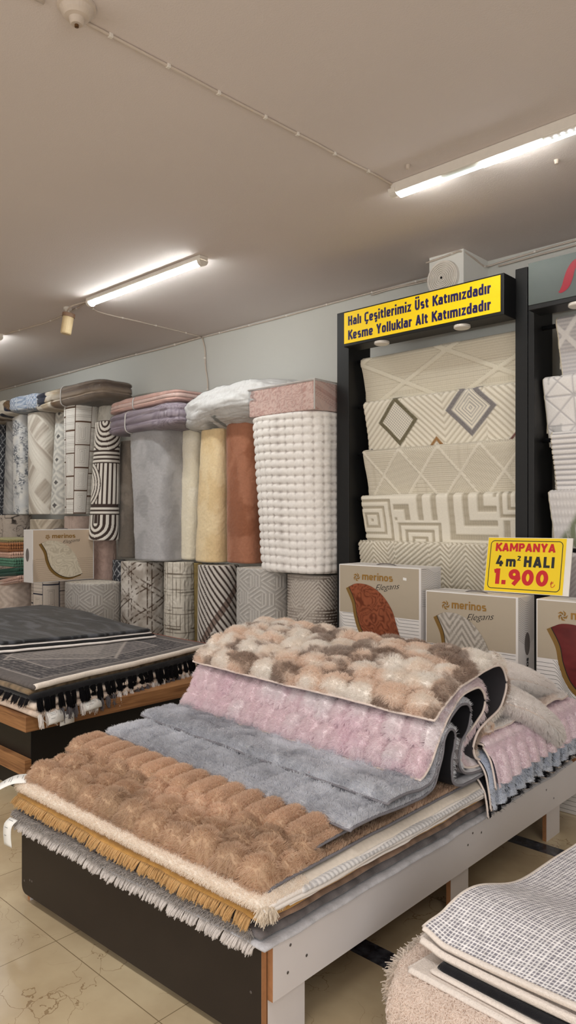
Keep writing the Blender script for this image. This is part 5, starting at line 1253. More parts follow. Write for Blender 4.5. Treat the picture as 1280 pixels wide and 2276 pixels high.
def carton(label, org, ea, ec, w, h, d, inside, lower_tan=False, top=.44, side='right', seed=0, tilt=0.0, sticker=False, spread=1):
    ea = np.array(ea, float); ec = np.array(ec, float); eb = np.array([0, 0, 1.0]); org = np.array(org, float); n_ = -ec
    W = lambda a, b, c=0.0: org + np.multiply.outer(np.asarray(a, float), ea) + np.multiply.outer(np.asarray(b, float), eb) + np.multiply.outer(np.asarray(c, float), ec)
    t = thing('carton', label, 'carton', tuple(org), 'printed cartons with leaf windows')
    def geo(V, c): V = np.asarray(V); return W(V[:, 0], V[:, 1], np.full(len(V), c))
    # body: slightly bulged board box
    V, Fc = boxgeo((0, 0, 0), (w, h, d), .004); V = np.array(V)
    flip = np.dot(np.cross(ea, eb), ec) < 0
    Fc = [f[::-1] if flip else f for f in Fc]
    build('carton_body', W(V[:, 0], V[:, 1], V[:, 2]), Fc, M['card_white'], t)
    fcw = (lambda Fc: Fc)
    def put(name, V, Fc, m, c, par=t, col=None): return build(name, geo(V, c), Fc, m, par, col=col)
    L = leaf_outline(w, h)
    bot = .006 if lower_tan else top * h
    put('printed_panel', [(.008, bot), (w - .012, bot), (w - .012, h - .006), (.008, h - .006)], [(0, 1, 2, 3)], M['card_tan'], -.0006)
    mb = MB()
    Lg = leaf_outline(w, h, -.035, -.03, 1.03)
    for V, Fc in wave_lines(w - .012, h, top, Lg, seed=seed): mb.add(V, Fc)
    V = np.concatenate(mb.V); build('line_print', geo(V, -.0012), mb.F, M['white_print'] if lower_tan and False else (M['black_print'] if not lower_tan else M['line_brown']), t)
    # leaf shaped window: gold edge, flat dark rim painted as reveal shade, fabric behind film
    V, Fc = fan(Lg); put('leaf_edge', V, Fc, M['gold_dark'], -.0018)
    V, Fc = fan(leaf_outline(w, h, -.004, -.006, 1.012)); put('leaf_edge', V, Fc, M['shadow_slot'], -.0024)
    k = 26; P = L; c0 = P.mean(0); rr = np.linspace(0, 1, k); G = c0 + (P - c0)[None] * rr[:, None, None]
    fab = inside(G[..., 0], G[..., 1]); q = []; m = len(P)
    V = np.concatenate([G[..., 0].reshape(-1, 1), G[..., 1].reshape(-1, 1)], 1)
    ids = np.arange(k * m).reshape(k, m); j2 = np.roll(ids, -1, 1)
    q = np.stack([ids[:-1].ravel(), ids[1:].ravel(), j2[1:].ravel(), j2[:-1].ravel()], 1)
    put('window_fabric', V, q, M['window'], -.003, col=fab.reshape(-1, 3))
    # lettering
    a3 = tuple(ea); b3 = (0, 0, 1)
    fr = np.cross(ea, eb); sgn = 1 if np.dot(fr, n_) > 0 else -1
    strokes_on('brand_lettering', 'merinos', W(.305 * w, .832 * h, -.001), a3, b3, .375 * w, .082 * h, M['gold'], t, lift=.0012 * sgn, gap=.09, W=.56, X=.74, t=.18, sq=.5)
    text_on('script_lettering', 'Elegans', W(.47 * w, .70 * h, -.001), tuple(ea + .12 * eb), b3, .29 * w, .085 * h, M['black_print'], t, shear=.42, bold=-.012, lift=.0012 * sgn)
    # swirl emblem of five crescents
    mb = MB(); cx, cy, R = .235 * w, .858 * h, .052 * h
    for i in range(5):
        a0 = 2 * math.pi * i / 5
        p = [(cx + R * rr_ * math.cos(a0 + tt), cy + R * rr_ * math.sin(a0 + tt)) for rr_, tt in ((.18, -.3), (.55, .15), (.85, .75), (1.0, 1.5), (.86, 1.45), (.62, 1.0), (.38, .55))]
        V, Fc = fan(p); mb.add(np.c_[V, V[:, 0] * 0], Fc)
    V = np.concatenate(mb.V); build('emblem', geo(V[:, :2], -.0015), mb.F, M['gold'], t)
    if sticker: put('sticker', [(.80 * w, .86 * h), (.84 * w, .855 * h), (.84 * w, .885 * h), (.80 * w, .89 * h)], [(0, 1, 2, 3)], M['paper'], -.001)
    # side face print: handle slot, lettering, stripes
    sa = w + .0006 if side == 'right' else -.0006
    def side_put(name, pts, m): 
        V = np.asarray(pts, float); build(name, W(np.full(len(V), sa), V[:, 1], V[:, 0]), [tuple(range(len(V)))], m, t)
    th = np.linspace(0, 2 * math.pi, 28, endpoint=False)
    side_put('hand_hole', np.c_[d * .55 + .032 * np.cos(th) * spread, h * .52 + .062 * np.sin(th)], M['hole_card'])
    if side == 'right':
        mb = MB()
        for k in range(22):
            b = h * .55 + k * h * .02; a = np.linspace(.01, d - .01, 20); y = b + .02 * np.sin(a / d * 5 + seed); 
            V, Fc = ribbon(np.c_[a, np.minimum(y, h - .006)], .0012); mb.add(np.c_[V, V[:, 0] * 0], Fc)
        V = np.concatenate(mb.V); build('line_print', W(np.full(len(V), sa), V[:, 1], V[:, 0]), mb.F, M['hole_card'], t)
        text_on('side_lettering', 'merinos', W(sa, .06 * h, d * .62), (0, 0, 1), tuple(-ec), .32 * h, .032, M['black_print'], t, bold=.03, lift=.001)
    # lid seam and carrying loop on top
    for b0, b1 in ((d * .48, d * .52),): build('lid_seam', W(np.array([.01, w - .01, w - .01, .01]), np.full(4, h + .0006), np.array([b0, b0, b1, b1])), [(0, 1, 2, 3)], M['hole_card'], t)
    P = smooth_path([W(.38 * w, h, d * .4), W(.44 * w, h + .008, d * .4), W(.56 * w, h + .008, d * .4), W(.62 * w, h, d * .4)], .01)[0]
    MB().tube(P, .004, 6).out('carry_strap', M['hole_card'], t)
    return t
M['hole_card'] = mat('grey_card', (112, 106, 104), .7)
M['line_brown'] = mat('brown_print', (120, 104, 86), .6)
def w_rust(a, b):
    n = np.abs(np.sin(40 * a + 8 * fbm(a * 9, b * 9, 3) * 4)) ; return mixc(lin((104, 50, 32)), lin((158, 90, 62)), sm(.2, .9, n) * .8 + .3 * (vn(a * 50, b * 20, 2) - .5))
def w_chev(a, b):
    s_ = tri((b + np.abs(((a * 1.0) % .16) - .08) * 1.4) / .045); return mixc(lin((150, 144, 136)), lin((196, 190, 182)), sm(.35, .6, s_))
def w_maroon(a, b): return mixc(lin((76, 22, 26)), lin((120, 46, 46)), fbm(a * 12, b * 30, 6))
def w_ivory(a, b): return mixc(lin((196, 184, 162)), lin((226, 216, 196)), np.abs(np.sin(30 * a + 9 * fbm(a * 8, b * 10, 5) * 3)))
carton('white and tan carton with a rust fabric leaf window', (-2.992, 3.655, .655), (1, 0, 0), (0, 1, 0), .62, .545, .225, w_rust, seed=1, sticker=True)
carton('white and tan carton with a grey chevron leaf window', (-2.336, 3.65, .535), (1, 0, 0), (0, 1, 0), .572, .540, .20, w_chev, seed=2, spread=1.0)
carton('white and tan carton with maroon leaf window cut by the photo edge', (-1.664, 3.65, .535), (1, 0, 0), (0, 1, 0), .60, .542, .20, w_maroon, seed=0)
M['card_cream'] = mat('cream_carton_print', (206, 186, 164), .5, noise=(6, .02))
_ct = M['card_tan']; M['card_tan'] = M['card_cream']
carton('cream carton with an ivory leaf window on the low rolls at left', (-6.30, 3.262, .895), (0, 1, 0), (-1, 0, 0), .645, .492, .17, w_ivory, lower_tan=True, side='left', seed=1, top=.45)
M['card_tan'] = _ct
# plain cartons carrying them, behind the table
for x0, x1, z1, lab in ((-2.985, -2.38, .653, 'plain carton under the one with the rust window'), (-2.33, -1.775, .533, 'plain carton under the one with the chevron window'), (-1.66, -1.07, .533, 'striped carton on the floor behind the third table leg')):
    t = thing('carton', lab, 'carton', (x0, 3.66, 0), 'cartons on the floor behind the table')
    MB().box((x0, 3.66, 0), (x1, 3.86, z1), .004).out('carton_body', M['card_white'], t)
    mb = MB()
    for V, Fc in wave_lines(x1 - x0 - .012, z1, .9, None, 26, seed=1): mb.add(np.c_[V, V[:, 0] * 0], Fc)
    V = np.concatenate(mb.V); build('line_print', np.c_[V[:, 0] + x0, np.full(len(V), 3.659), V[:, 1]], mb.F, M['black_print'], t)

# ------------------------------------------------------------------ price sign standing on the cartons
t = thing('price_sign', 'yellow price board with red and black lettering leaning on the cartons', 'sign', (-1.8, 3.8, 1.078))
A = np.array([-2.043, 3.796, 1.081]); Bx = np.array([-1.553, 3.796, 1.084]); ex_ = (Bx - A) / np.linalg.norm(Bx - A); Lw = np.linalg.norm(Bx - A)
up_ = np.array([0, .06, .305]); Lh = np.linalg.norm(up_); ey_ = up_ / Lh; en_ = np.cross(ex_, ey_)
sgnW = lambda a, b, c: A + np.multiply.outer(np.asarray(a, float), ex_) + np.multiply.outer(np.asarray(b, float), ey_) + np.multiply.outer(np.asarray(c, float), en_)
V, Fc = boxgeo((0, 0, -.008), (Lw, Lh, 0), .0015); V = np.array(V); build('sign_board', sgnW(V[:, 0], V[:, 1], V[:, 2]), Fc, M['white_print'], t)
yw = Lw * .933
M['sun_yellow'] = mat('yellow_price_print', (247, 212, 10), .45, noise=(3, .02)); M['red_ink'] = mat('red_price_print', (200, 20, 26), .45); M['black_ink'] = mat('black_price_print', (18, 18, 20), .45)
def sp(name, pts, m, c=.0008): V = np.asarray(pts, float); return build(name, sgnW(V[:, 0], V[:, 1], np.full(len(V), c)), [tuple(range(len(V)))], m, t)
sp('sign_face', [(.003, .003), (yw, .003), (yw, Lh - .003), (.003, Lh - .003)], M['sun_yellow'])
def rrect(x0, y0, x1, y1, r):
    P = []
    for cx, cy_, a0 in ((x1 - r, y1 - r, 0), (x0 + r, y1 - r, 90), (x0 + r, y0 + r, 180), (x1 - r, y0 + r, 270)):
        for k in range(7): a = math.radians(a0 + k * 15); P.append((cx + r * math.cos(a), cy_ + r * math.sin(a)))
    return np.array(P + P[:1])
V, Fc = ribbon(rrect(.022, .020, yw - .018, Lh - .020, .022), .0042); build('border_line', sgnW(V[:, 0], V[:, 1], np.full(len(V), .0014)), Fc, M['black_ink'], t)
ex3, ey3 = tuple(ex_), tuple(ey_)
KW = dict(W=.60, X=.74, t=.235, sq=.35)
strokes_on('lettering', 'KAMPANYA', sgnW(.052, .231, .0008), ex3, ey3, yw - .108, .047, M['red_ink'], t, lift=.0006, gap=.07, **KW)
strokes_on('lettering', '4', sgnW(.062, .145, .0008), ex3, ey3, .043, .062, M['black_ink'], t, lift=.0006, **KW)
strokes_on('lettering', 'm', sgnW(.122, .145, .0008), ex3, ey3, .058, .058, M['black_ink'], t, lift=.0006, **KW)
strokes_on('lettering', '2', sgnW(.187, .180, .0008), ex3, ey3, .020, .027, M['black_ink'], t, lift=.0006, **KW)
strokes_on('lettering', 'HALI', sgnW(.228, .146, .0008), ex3, ey3, .172, .060, M['black_ink'], t, lift=.0006, gap=.13, **KW)
strokes_on('lettering', '1.900', sgnW(.055, .044, .0008), ex3, ey3, .318, .088, M['red_ink'], t, lift=.0006, gap=.12, W=.60, X=.74, t=.25, sq=.35)
mb = MB()      # lira mark
for P in ([(.392, .075), (.392, .046), (.400, .043), (.409, .050), (.411, .058)], [(.386, .058), (.403, .066)], [(.386, .064), (.403, .072)]): V, Fc = ribbon(smooth_path(P, .003)[0], .0032); mb.add(np.c_[V, V[:, 0] * 0], Fc)
V = np.concatenate(mb.V); build('lira_mark', sgnW(V[:, 0], V[:, 1], np.full(len(V), .0014)), mb.F, M['red_ink'], t)

# ------------------------------------------------------------------ wrapped packs on top of the rolls
def film_mat():
    m = bpy.data.materials.new('clear_wrap_film'); m.use_nodes = True; nt = m.node_tree; nt.nodes.clear()
    o = nt.nodes.new('ShaderNodeOutputMaterial'); mx = nt.nodes.new('ShaderNodeMixShader'); tr = nt.nodes.new('ShaderNodeBsdfTransparent'); gl = nt.nodes.new('ShaderNodeBsdfGlossy')
    gl.inputs['Roughness'].default_value = .16; tr.inputs[0].default_value = (.96, .96, .97, 1)
    fr = nt.nodes.new('ShaderNodeFresnel'); fr.inputs[0].default_value = 1.5
    tc = nt.nodes.new('ShaderNodeTexCoord'); mp = nt.nodes.new('ShaderNodeMapping'); mp.inputs['Scale'].default_value = (1, 1, .5); mp.inputs['Rotation'].default_value = (.3, .4, .2)
    n = nt.nodes.new('ShaderNodeTexNoise'); n.inputs['Scale'].default_value = 11; n.inputs['Detail'].default_value = 7; n.inputs['Distortion'].default_value = 2.5
    bp = nt.nodes.new('ShaderNodeBump'); bp.inputs['Strength'].default_value = 1.0; bp.inputs['Distance'].default_value = .05
    ad = nt.nodes.new('ShaderNodeMath'); ad.operation = 'MULTIPLY_ADD'; ad.inputs[1].default_value = .38; ad.inputs[2].default_value = .01
    L = nt.links.new; L(tc.outputs['Object'], mp.inputs[0]); L(mp.outputs[0], n.inputs['Vector']); L(n.outputs['Fac'], bp.inputs['Height'])
    L(bp.outputs[0], gl.inputs['Normal']); L(bp.outputs[0], fr.inputs['Normal']); L(fr.outputs[0], ad.inputs[0]); L(ad.outputs[0], mx.inputs[0]); L(tr.outputs[0], mx.inputs[1]); L(gl.outputs[0], mx.inputs[2]); L(mx.outputs[0], o.inputs[0])
    return m
M['film'] = film_mat()
M['pack_cloth'] = mat('folded_cloth', (200, 190, 180), .85, attr=True, bump=(60, .3, .006), spec=.2, sheen=.2)
def pack(label, x0, x1, y0, y1, zl, zr, h, colf, e=.35, lump=.012, seed=1, hl=None, strap=None, sag=0, folds=0, gd=.012, group='wrapped packs lying on the rolls', piping=None):
    """a soft rounded bale, its left end centred at height zl and its right end at zr"""
    nu, nv = 220, 90
    th = np.linspace(0, 2 * math.pi, nu, endpoint=False); ph = np.linspace(-math.pi / 2, math.pi / 2, nv)
    T, Ph = np.meshgrid(th, ph, indexing='ij'); pw = lambda v, k: np.sign(v) * np.abs(v) ** k
    X = pw(np.cos(Ph), e) * pw(np.cos(T), e); Yy = pw(np.cos(Ph), e) * pw(np.sin(T), e); Z = pw(np.sin(Ph), e * 1.3)
    f = (X + 1) / 2; hh = h if hl is None else hl + (h - hl) * f
    lp = lump * (fbm(X * 3 + seed, Z * 2 + Yy * 2, seed) - .5) * 2
    if folds:
        zz = (Z + 1) / 2 * folds + .25 * (fbm(X * 3 + Yy, Yy * 2, seed + 2) - .5); gq = np.abs((zz % 1) - .5); lp = lp - gd * sm(.34, .5, gq) * sm(.02, .2, 1 - np.abs(Z)) + .004 * (fbm(X * 14, Z * 5 + Yy * 9, seed + 7) - .5)
    else: lp = lp - .006 * np.exp(-(fbm(X * 4 + Z * 1.5, Z * 3 - Yy * 3, seed + 7, 3) - .5) ** 2 / .0012) + .003 * fbm(X * 20, Z * 20 + Yy * 20, 4)
    G = np.stack([(x0 + x1) / 2 + X * ((x1 - x0) / 2 + lp), (y0 + y1) / 2 + Yy * ((y1 - y0) / 2 + lp), zl + (zr - zl) * f + Z * (hh / 2 + lp) - sag * (X ** 2)], 2)
    c = colf(f * (x1 - x0), (Z + 1) / 2 * h, X, Yy)
    ids = np.arange(nu * nv).reshape(nu, nv); i2 = np.roll(ids, -1, 0)
    q = np.stack([ids[:, :-1].ravel(), i2[:, :-1].ravel(), i2[:, 1:].ravel(), ids[:, 1:].ravel()], 1)
    t = thing('wrapped_pack', label, 'pack', (x0, y0, min(zl, zr) - h / 2), group)
    build('folded_cloth', G.reshape(-1, 3), q, M['pack_cloth'], t, col=c.reshape(-1, 3), smooth=True)
    cen = np.array([(x0 + x1) / 2, (y0 + y1) / 2, 0]); G2 = G.copy(); G2[..., :2] = (G[..., :2] - cen[:2]) * 1.012 + cen[:2]; G2[..., 2] += np.sign(Z) * .003
    build('clear_film', G2.reshape(-1, 3), q, M['film'], t, smooth=True)
    if strap is not None:
        k = int(nu * 0); xs_ = x0 + (x1 - x0) * strap; zc_ = zl + (zr - zl) * strap; P = []
        for a in np.linspace(0, 2 * math.pi, 40, endpoint=True):
            P.append((xs_ + .01 * math.sin(a), (y0 + y1) / 2 + pw(math.cos(a), .35) * ((y1 - y0) / 2 + .003), zc_ + pw(math.sin(a), .42) * (h / 2 + .003)))
        MB().tube(P, .007, 6).out('clear_seam', M['seam'], t, smooth=True)
    return t
M['seam'] = mat('milky_seam', (196, 192, 190), .25, spec=.6)
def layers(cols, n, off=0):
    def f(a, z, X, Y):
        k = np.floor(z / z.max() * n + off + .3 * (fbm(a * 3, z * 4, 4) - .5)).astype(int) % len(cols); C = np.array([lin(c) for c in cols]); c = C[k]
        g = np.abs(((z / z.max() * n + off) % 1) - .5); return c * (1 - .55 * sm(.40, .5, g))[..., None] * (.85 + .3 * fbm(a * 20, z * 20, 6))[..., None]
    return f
def navy_beige(a, z, X, Y):
    n = vn(a * 9 + 1.5, z * 9, 3); n2 = vn(a * 6 + z * 5, z * 8 + 2, 8); c = mixc(lin((196, 178, 152)), lin((226, 216, 200)), sm(.4, .5, n2)); c = mixc(c, lin((34, 38, 56)), sm(.55, .58, n)); return mixc(c, lin((118, 92, 66)), sm(.70, .73, n2))
def blanket(a, z, X, Y):
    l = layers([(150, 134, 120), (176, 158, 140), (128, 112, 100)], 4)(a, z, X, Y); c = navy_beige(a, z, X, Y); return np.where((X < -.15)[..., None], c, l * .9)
def bluewhite(a, z, X, Y):
    p = .055; fx = (a / p) % 1; fz = (z / .05) % 1; d = np.hypot(fx - .5, fz - .5); m = sm(.30, .34, np.abs(d - .38) * 4) ; return mixc(lin((128, 150, 184)), lin((226, 230, 234)), m * .8 + .3 * (vn(a * 60, z * 60, 2) - .5))
def quilt(a, z, X, Y):
    n = fbm(a * 22, z * 30 + Y * 3, 5, 3); s_ = sm(.55, .60, n) * sm(.45, .6, vn(a * 5, z * 5, 9)); return mixc(lin((252, 252, 250)), lin((140, 146, 148)), s_ * .9)
def pinkfloral(a, z, X, Y):
    n = np.abs(np.sin(45 * a + 10 * fbm(a * 10, z * 12 + Y, 3) * 3)); return mixc(lin((222, 178, 168)), lin((246, 216, 206)), sm(.25, .8, n))
def lilac(a, z, X, Y):
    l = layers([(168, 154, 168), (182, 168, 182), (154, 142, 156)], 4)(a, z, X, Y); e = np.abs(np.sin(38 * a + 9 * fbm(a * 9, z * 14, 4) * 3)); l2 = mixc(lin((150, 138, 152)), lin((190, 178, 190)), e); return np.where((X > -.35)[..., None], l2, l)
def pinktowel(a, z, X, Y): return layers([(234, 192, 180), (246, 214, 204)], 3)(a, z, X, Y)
pack('navy and beige blanket pack at the far left of the roll tops', -8.95, -8.10, 3.86, 4.3, 2.735, 2.775, .20, navy_beige, seed=1, folds=2)
pack('blue and white patterned pack beside the blanket packs', -8.06, -7.36, 3.86, 4.25, 2.785, 2.765, .185, bluewhite, seed=2, folds=2, gd=.006)
pack('brown and navy blanket pack with a clear seam, resting on the maze roll', -7.50, -6.12, 3.86, 4.3, 2.745, 2.765, .21, blanket, seed=3, strap=.47, folds=3, gd=.016)
pack('lilac embossed pack in clear wrap on the big grey roll', -5.86, -4.80, 3.74, 4.25, 2.345, 2.375, .20, lilac, seed=4, strap=.32, e=.3, folds=3, gd=.014)
pack('folded pink towel pack lying on the lilac pack', -5.93, -4.88, 3.80, 4.25, 2.510, 2.540, .115, pinktowel, seed=5, strap=.42, e=.3, folds=3, gd=.012)
pack('big puffed white quilt bag with grey leaf print', -4.98, -3.62, 3.80, 4.38, 2.385, 2.44, .33, quilt, e=.66, lump=.03, seed=6, sag=.05)
# pink boxed set
t = thing('wrapped_pack', 'pink floral bedding set in a flat clear box on the waffle roll', 'pack', (-3.98, 3.80, 2.25), 'wrapped packs lying on the rolls')
def pbox(nm, m, g, col):
    P = []; x0, x1, y0, y1, z0, z1 = -3.99 - g, -3.325 + g, 3.80 - g, 4.16 + g, 2.252 - g, 2.452 + g
    V, Fc = boxgeo((x0, y0, z0), (x1, y1, z1), .02)
    bm = bmesh.new(); bmesh.ops.create_grid(bm, x_segments=1, y_segments=1, size=1); bm.free()
    nu = 60; out = []; fcs = []; n0 = 0
    for ax in range(3):
        for sd in (0, 1):
            s_, q_ = np.meshgrid(np.linspace(0, 1, nu), np.linspace(0, 1, 30), indexing='ij'); lo = np.array([x0, y0, z0]); hi = np.array([x1, y1, z1])
            o1, o2 = [k for k in range(3) if k != ax]; A_ = np.zeros((nu, 30, 3)); A_[..., ax] = sd; A_[..., o1] = s_; A_[..., o2] = q_
            c = A_ * 2 - 1; r = .06; cl = np.clip(c, -1 + r, 1 - r); dd = c - cl; ln = np.linalg.norm(dd, axis=2)[..., None]; c = cl + np.where(ln > 1e-6, dd / np.maximum(ln, 1e-6) * r, 0)
            W_ = (lo + hi) / 2 + c * (hi - lo) / 2; W_ += .006 * (fbm(W_[..., 0] * 9, W_[..., 2] * 9 + W_[..., 1] * 7, 3) - .5)[..., None]
            out.append(W_.reshape(-1, 3)); qd = quads(nu, 30); 
            if (sd == 1) != (ax == 1): pass
            else: qd = qd[:, ::-1]
            fcs.append(qd + n0); n0 += nu * 30
    V = np.vstack(out); c = pinkfloral(V[:, 0], V[:, 2], V[:, 0] * 0, V[:, 1] * 4) if col else None
    return build(nm, V, np.vstack(fcs), m, t, col=c, smooth=True)
pbox('folded_cloth', M['pack_cloth'], 0, True); pbox('clear_film', M['film'], .005, False)
MB().tube([(-3.99, 3.795, 2.458), (-3.32, 3.795, 2.458), (-3.32, 4.16, 2.458)], .006, 6).out('clear_seam', M['seam'], t)
MB().tube([(-3.325, 3.795, 2.25), (-3.325, 3.795, 2.455)], .006, 6).out('clear_seam', M['seam'], t)

# ------------------------------------------------------------------ folded crochet mats at the left
def mat_fold(label, x1, y0, z0, h, c, tilt_=0, seed=1, folds=2, w=.62, d=.38):
    t = thing('folded_mat', label, 'mat', (x1 - w, y0, z0), 'folded crochet mats stacked at the left')
    lh = h / folds
    m = M['crochet']
    for k in range(folds):
        o, top = pad('crochet_fold', [(x1 - w, y0, -tilt_), (x1 - .01 * k, y0 + .008 * k), (x1 - .01 * k, y0 + d), (x1 - w, y0 + d, -tilt_)], z0 + lh * (k + 1) - .002, lh - .004, m, t,
                     lambda U, V: mixc(lin(c) * .55, lin(c), knit(U, V, .022)), 80, 50, hf=lambda U, V: .006 * knit(U, V, .022), er=lh * .55)
        # loops bulging along the visible front edge
    mb = MB(); r = np.random.default_rng(seed)
    nx = int(w / .026); nz = max(2, int(h / .026))
    for i in range(nx):
        for j in range(nz):
            cx_ = x1 - .012 - i * .026 + (.013 if j % 2 else 0); cz_ = z0 + (j + .5) * h / nz - tilt_ * (x1 - cx_) / w
            mb.add(*lathe_ball((cx_, y0 - .006, cz_), .0125, .010, .45 * h / nz + .002))
    for j2 in range(int(d / .026)):
        for j in range(nz): mb.add(*lathe_ball((x1 + .004, y0 + .01 + j2 * .026, z0 + (j + .5) * h / nz), .010, .0125, .45 * h / nz + .002))
    mb.out('yarn_loops', mat('yarn_' + str(seed), c, .95, noise=(70, .18), bump=(240, .5, .003), sheen=.2), t, smooth=True)
    return t
def lathe_ball(c, rx, ry, rz, n=7, m=5):
    V = []; 
    for i in range(m + 1):
        a = math.pi * i / m
        for k in range(n): b = 2 * math.pi * k / n; V.append((c[0] + rx * math.sin(a) * math.cos(b), c[1] + ry * math.sin(a) * math.sin(b), c[2] + rz * math.cos(a)))
    return V, [(i * n + k, i * n + (k + 1) % n, (i + 1) * n + (k + 1) % n, (i + 1) * n + k) for i in range(m) for k in range(n)]
M['crochet'] = mat('crochet_yarn', (200, 190, 180), .95, attr=True, noise=(70, .12), sheen=.2)
mat_fold('pink folded crochet mat lowest on the diamond roll', -7.03, 3.50, .842, .07, (206, 170, 156), .10, 1, 2)
mat_fold('dark green tilted crochet mat on the lowest pink one', -7.07, 3.50, .915, .075, (50, 92, 78), .06, 2, 2)
mat_fold('sage green folded crochet mat in the middle of the stack', -7.11, 3.49, .992, .085, (92, 136, 114), 0, 3, 3)
mat_fold('rosy beige crochet mat between green and brown ones', -7.20, 3.50, 1.080, .06, (222, 184, 166), 0, 4, 2)
mat_fold('caramel brown crochet mat near the top of the stack', -7.23, 3.49, 1.142, .095, (168, 112, 72), 0, 5, 3)
mat_fold('yellow green crochet mat on top of the stack', -7.30, 3.52, 1.240, .035, (170, 162, 116), 0, 6, 1)
# ------------------------------------------------------------------ rugs on the oak edged table
M['fleece_edge'] = mat('white_fleece_edge', (236, 226, 216), .95, noise=(80, .08), bump=(200, .6, .004), sheen=.3)
M['silk'] = mat('silky_black_pile', (40, 40, 44), .5, attr=True, bump=(60, .5, .006), spec=.3, sheen=.15)
GL = 'rugs piled on the oak edged table'
RT = lambda y: -3.665 - (y - 1.95) * .205          # right edge line of the pile
def lrug(name, label, z, th, off, colf, m='silver_pile', nu=110, nv=100, y0=1.90, y1=3.36, xl=-6.4, hf=None, edge=(.014, 8), zo=None):
    t = thing(name, label, 'rug', (xl, y0, z - th), GL)
    o, top = pad('rug_pile', [(xl, y0), (RT(y0) + off, y0), (RT(y1) + off, y1), (xl, y1)], z, th, M[m], t, colf, nu, nv, edge=edge, hf=hf, zoff=zo)
    return t, top
wav = lambda x, y: .012 * (fbm(x * 2.2, y * 2.2, 3) - .5)
t1, top1 = lrug('tasselled_rug', 'cream fleece rug with grey and white tassels, lowest on the oak table', .468, .036, .03, flatc(lin((214, 196, 182)), .2, 60), zo=wav)
r = np.random.default_rng(8)
def tassel(p, cw, sz, par, seed):
    k = 40; rr = np.random.default_rng(seed); A = np.array(p)[None] + rr.normal(0, .004, (k, 3)); t_ = np.linspace(0, 1, 6); D = np.array([.5, -.15, -.55])[None] + rr.normal(0, .10, (k, 3)); L = sz * (.8 + .3 * rr.random(k))
    pts = A[:, None] + D[:, None] * (L[:, None] * t_)[..., None]; pts[:, :, 2] -= (.55 * L)[:, None] * (t_ ** 2)[None]; pts[..., :] += (np.sin(t_ * math.pi) * .006)[None, :, None] * rr.normal(0, 1, (k, 1, 3))
    c = lin(cw)[None] * (.85 + .3 * rr.random(k))[:, None]
    curves_obj('tassel', pts, .0018 * np.ones((k, 6)), c, M['string'], par)
n_t = 30
for i in range(n_t):
    f = (i + .3) / n_t; y = 1.90 + f * 1.42; tassel((RT(y) + .045, y, .448 + .006 * r.random()), (232, 228, 226) if (i * 7 // 3) % 2 == 0 or i < 3 else (112, 108, 112), .05, t1, 50 + i)
lrug('fleece_rug', 'thick cream fleece rug above the tassels on the oak table', .508, .038, .012, flatc(lin((222, 206, 192)), .16, 70), zo=wav)
t3, top3 = lrug('tasselled_rug', 'black rug with a row of fluffy black tassels', .552, .040, .0, flatc(lin((26, 26, 30)), .4, 60), zo=wav)
e = top3[-1] + np.array([.006, 0, -.016]); fringe(t3, e[::2], (.7, -.15, -.45), int(9000 * FD), .052, lin((22, 21, 24)), M['hair'], .0014, .9, .25, 12, clump=.048)
e2 = top3[:, 0] + np.array([0, -.004, -.02]); fringe(t3, e2[-50::2], (.1, -.8, -.3), int(3000 * FD), .035, lin((40, 38, 42)), M['hair'], .0014, .8, .25, 13, clump=.03)
lrug('shag_rug', 'brown shaggy rug whose front edge shows at the photo left', .574, .028, -.035, flatc(lin((122, 104, 82)), .8, 60, 6), y0=1.885, hf=lambda U, V: .006 * fbm(U * 50, V * 50, 3), zo=wav)
def persian(U, V):
    u = U.max() - U; v = V                     # from the right edge, from the front
    d = np.minimum(np.minimum(u, V.max() - V), V)
    base = lin((92, 88, 90)); lt = lin((150, 143, 140)); dk = lin((58, 56, 60))
    rows = (np.abs(np.sin(u * 95)) * np.abs(np.sin(v * 80))) ; fine = fbm(u * 60, v * 60, 5)
    m = np.abs(((u - .75) / .55)) + np.abs((v - .73) / .52)                    # centre medallion
    dots = (np.abs(np.sin(u * 60)) > .55) & (np.abs(np.sin(v * 75)) > .5)
    hatch = tri((u * .8 + v) / .055) > .5
    c = mixc(base, lt, .35 * sm(.35, .7, fine))
    c = np.where((m < 1)[..., None], mixc(c, lin((138, 132, 128)), .55 * dots + .25), c)
    c = np.where(((m < .62) & hatch)[..., None], mixc(c, lin((170, 162, 156)), .5), c)
    b1 = (d > .10) & (d < .27); c = np.where(b1[..., None], mixc(dk, lt, (rows > .35) * .55 * sm(.3, .6, fine)), c)
    ln = band(d - .085, .006) + band(d - .285, .006) + band(np.abs(m - 1), .03, .01); c = mixc(c, lin((168, 160, 154)), np.clip(ln, 0, 1) * .7)
    c = np.where((d < .075)[..., None], mixc(lin((104, 98, 96)), dk, .4 * fine), c)
    return c * (.85 + .3 * vn(u * 220, v * 220, 3))[..., None]
t5, top5 = lrug('patterned_rug', 'grey oriental patterned rug with thick white edge on the oak table', .606, .030, .0, persian, 'roll_pile', 300, 240, zo=wav)
sh5 = None; e = top5[-1] + np.array([.004, 0, -.012]); MB().tube(e[::4], .017, 8).out('white_edge', M['fleece_edge'], t5, smooth=True, label='thick white fleece edge')
MB().tube(top5[::4, -1] + np.array([0, .02, -.012]), .010, 6).out('rust_edge', mat('rust_edge', (150, 70, 48), .9, noise=(60, .2)), t5, smooth=True, label='rust red back edge')
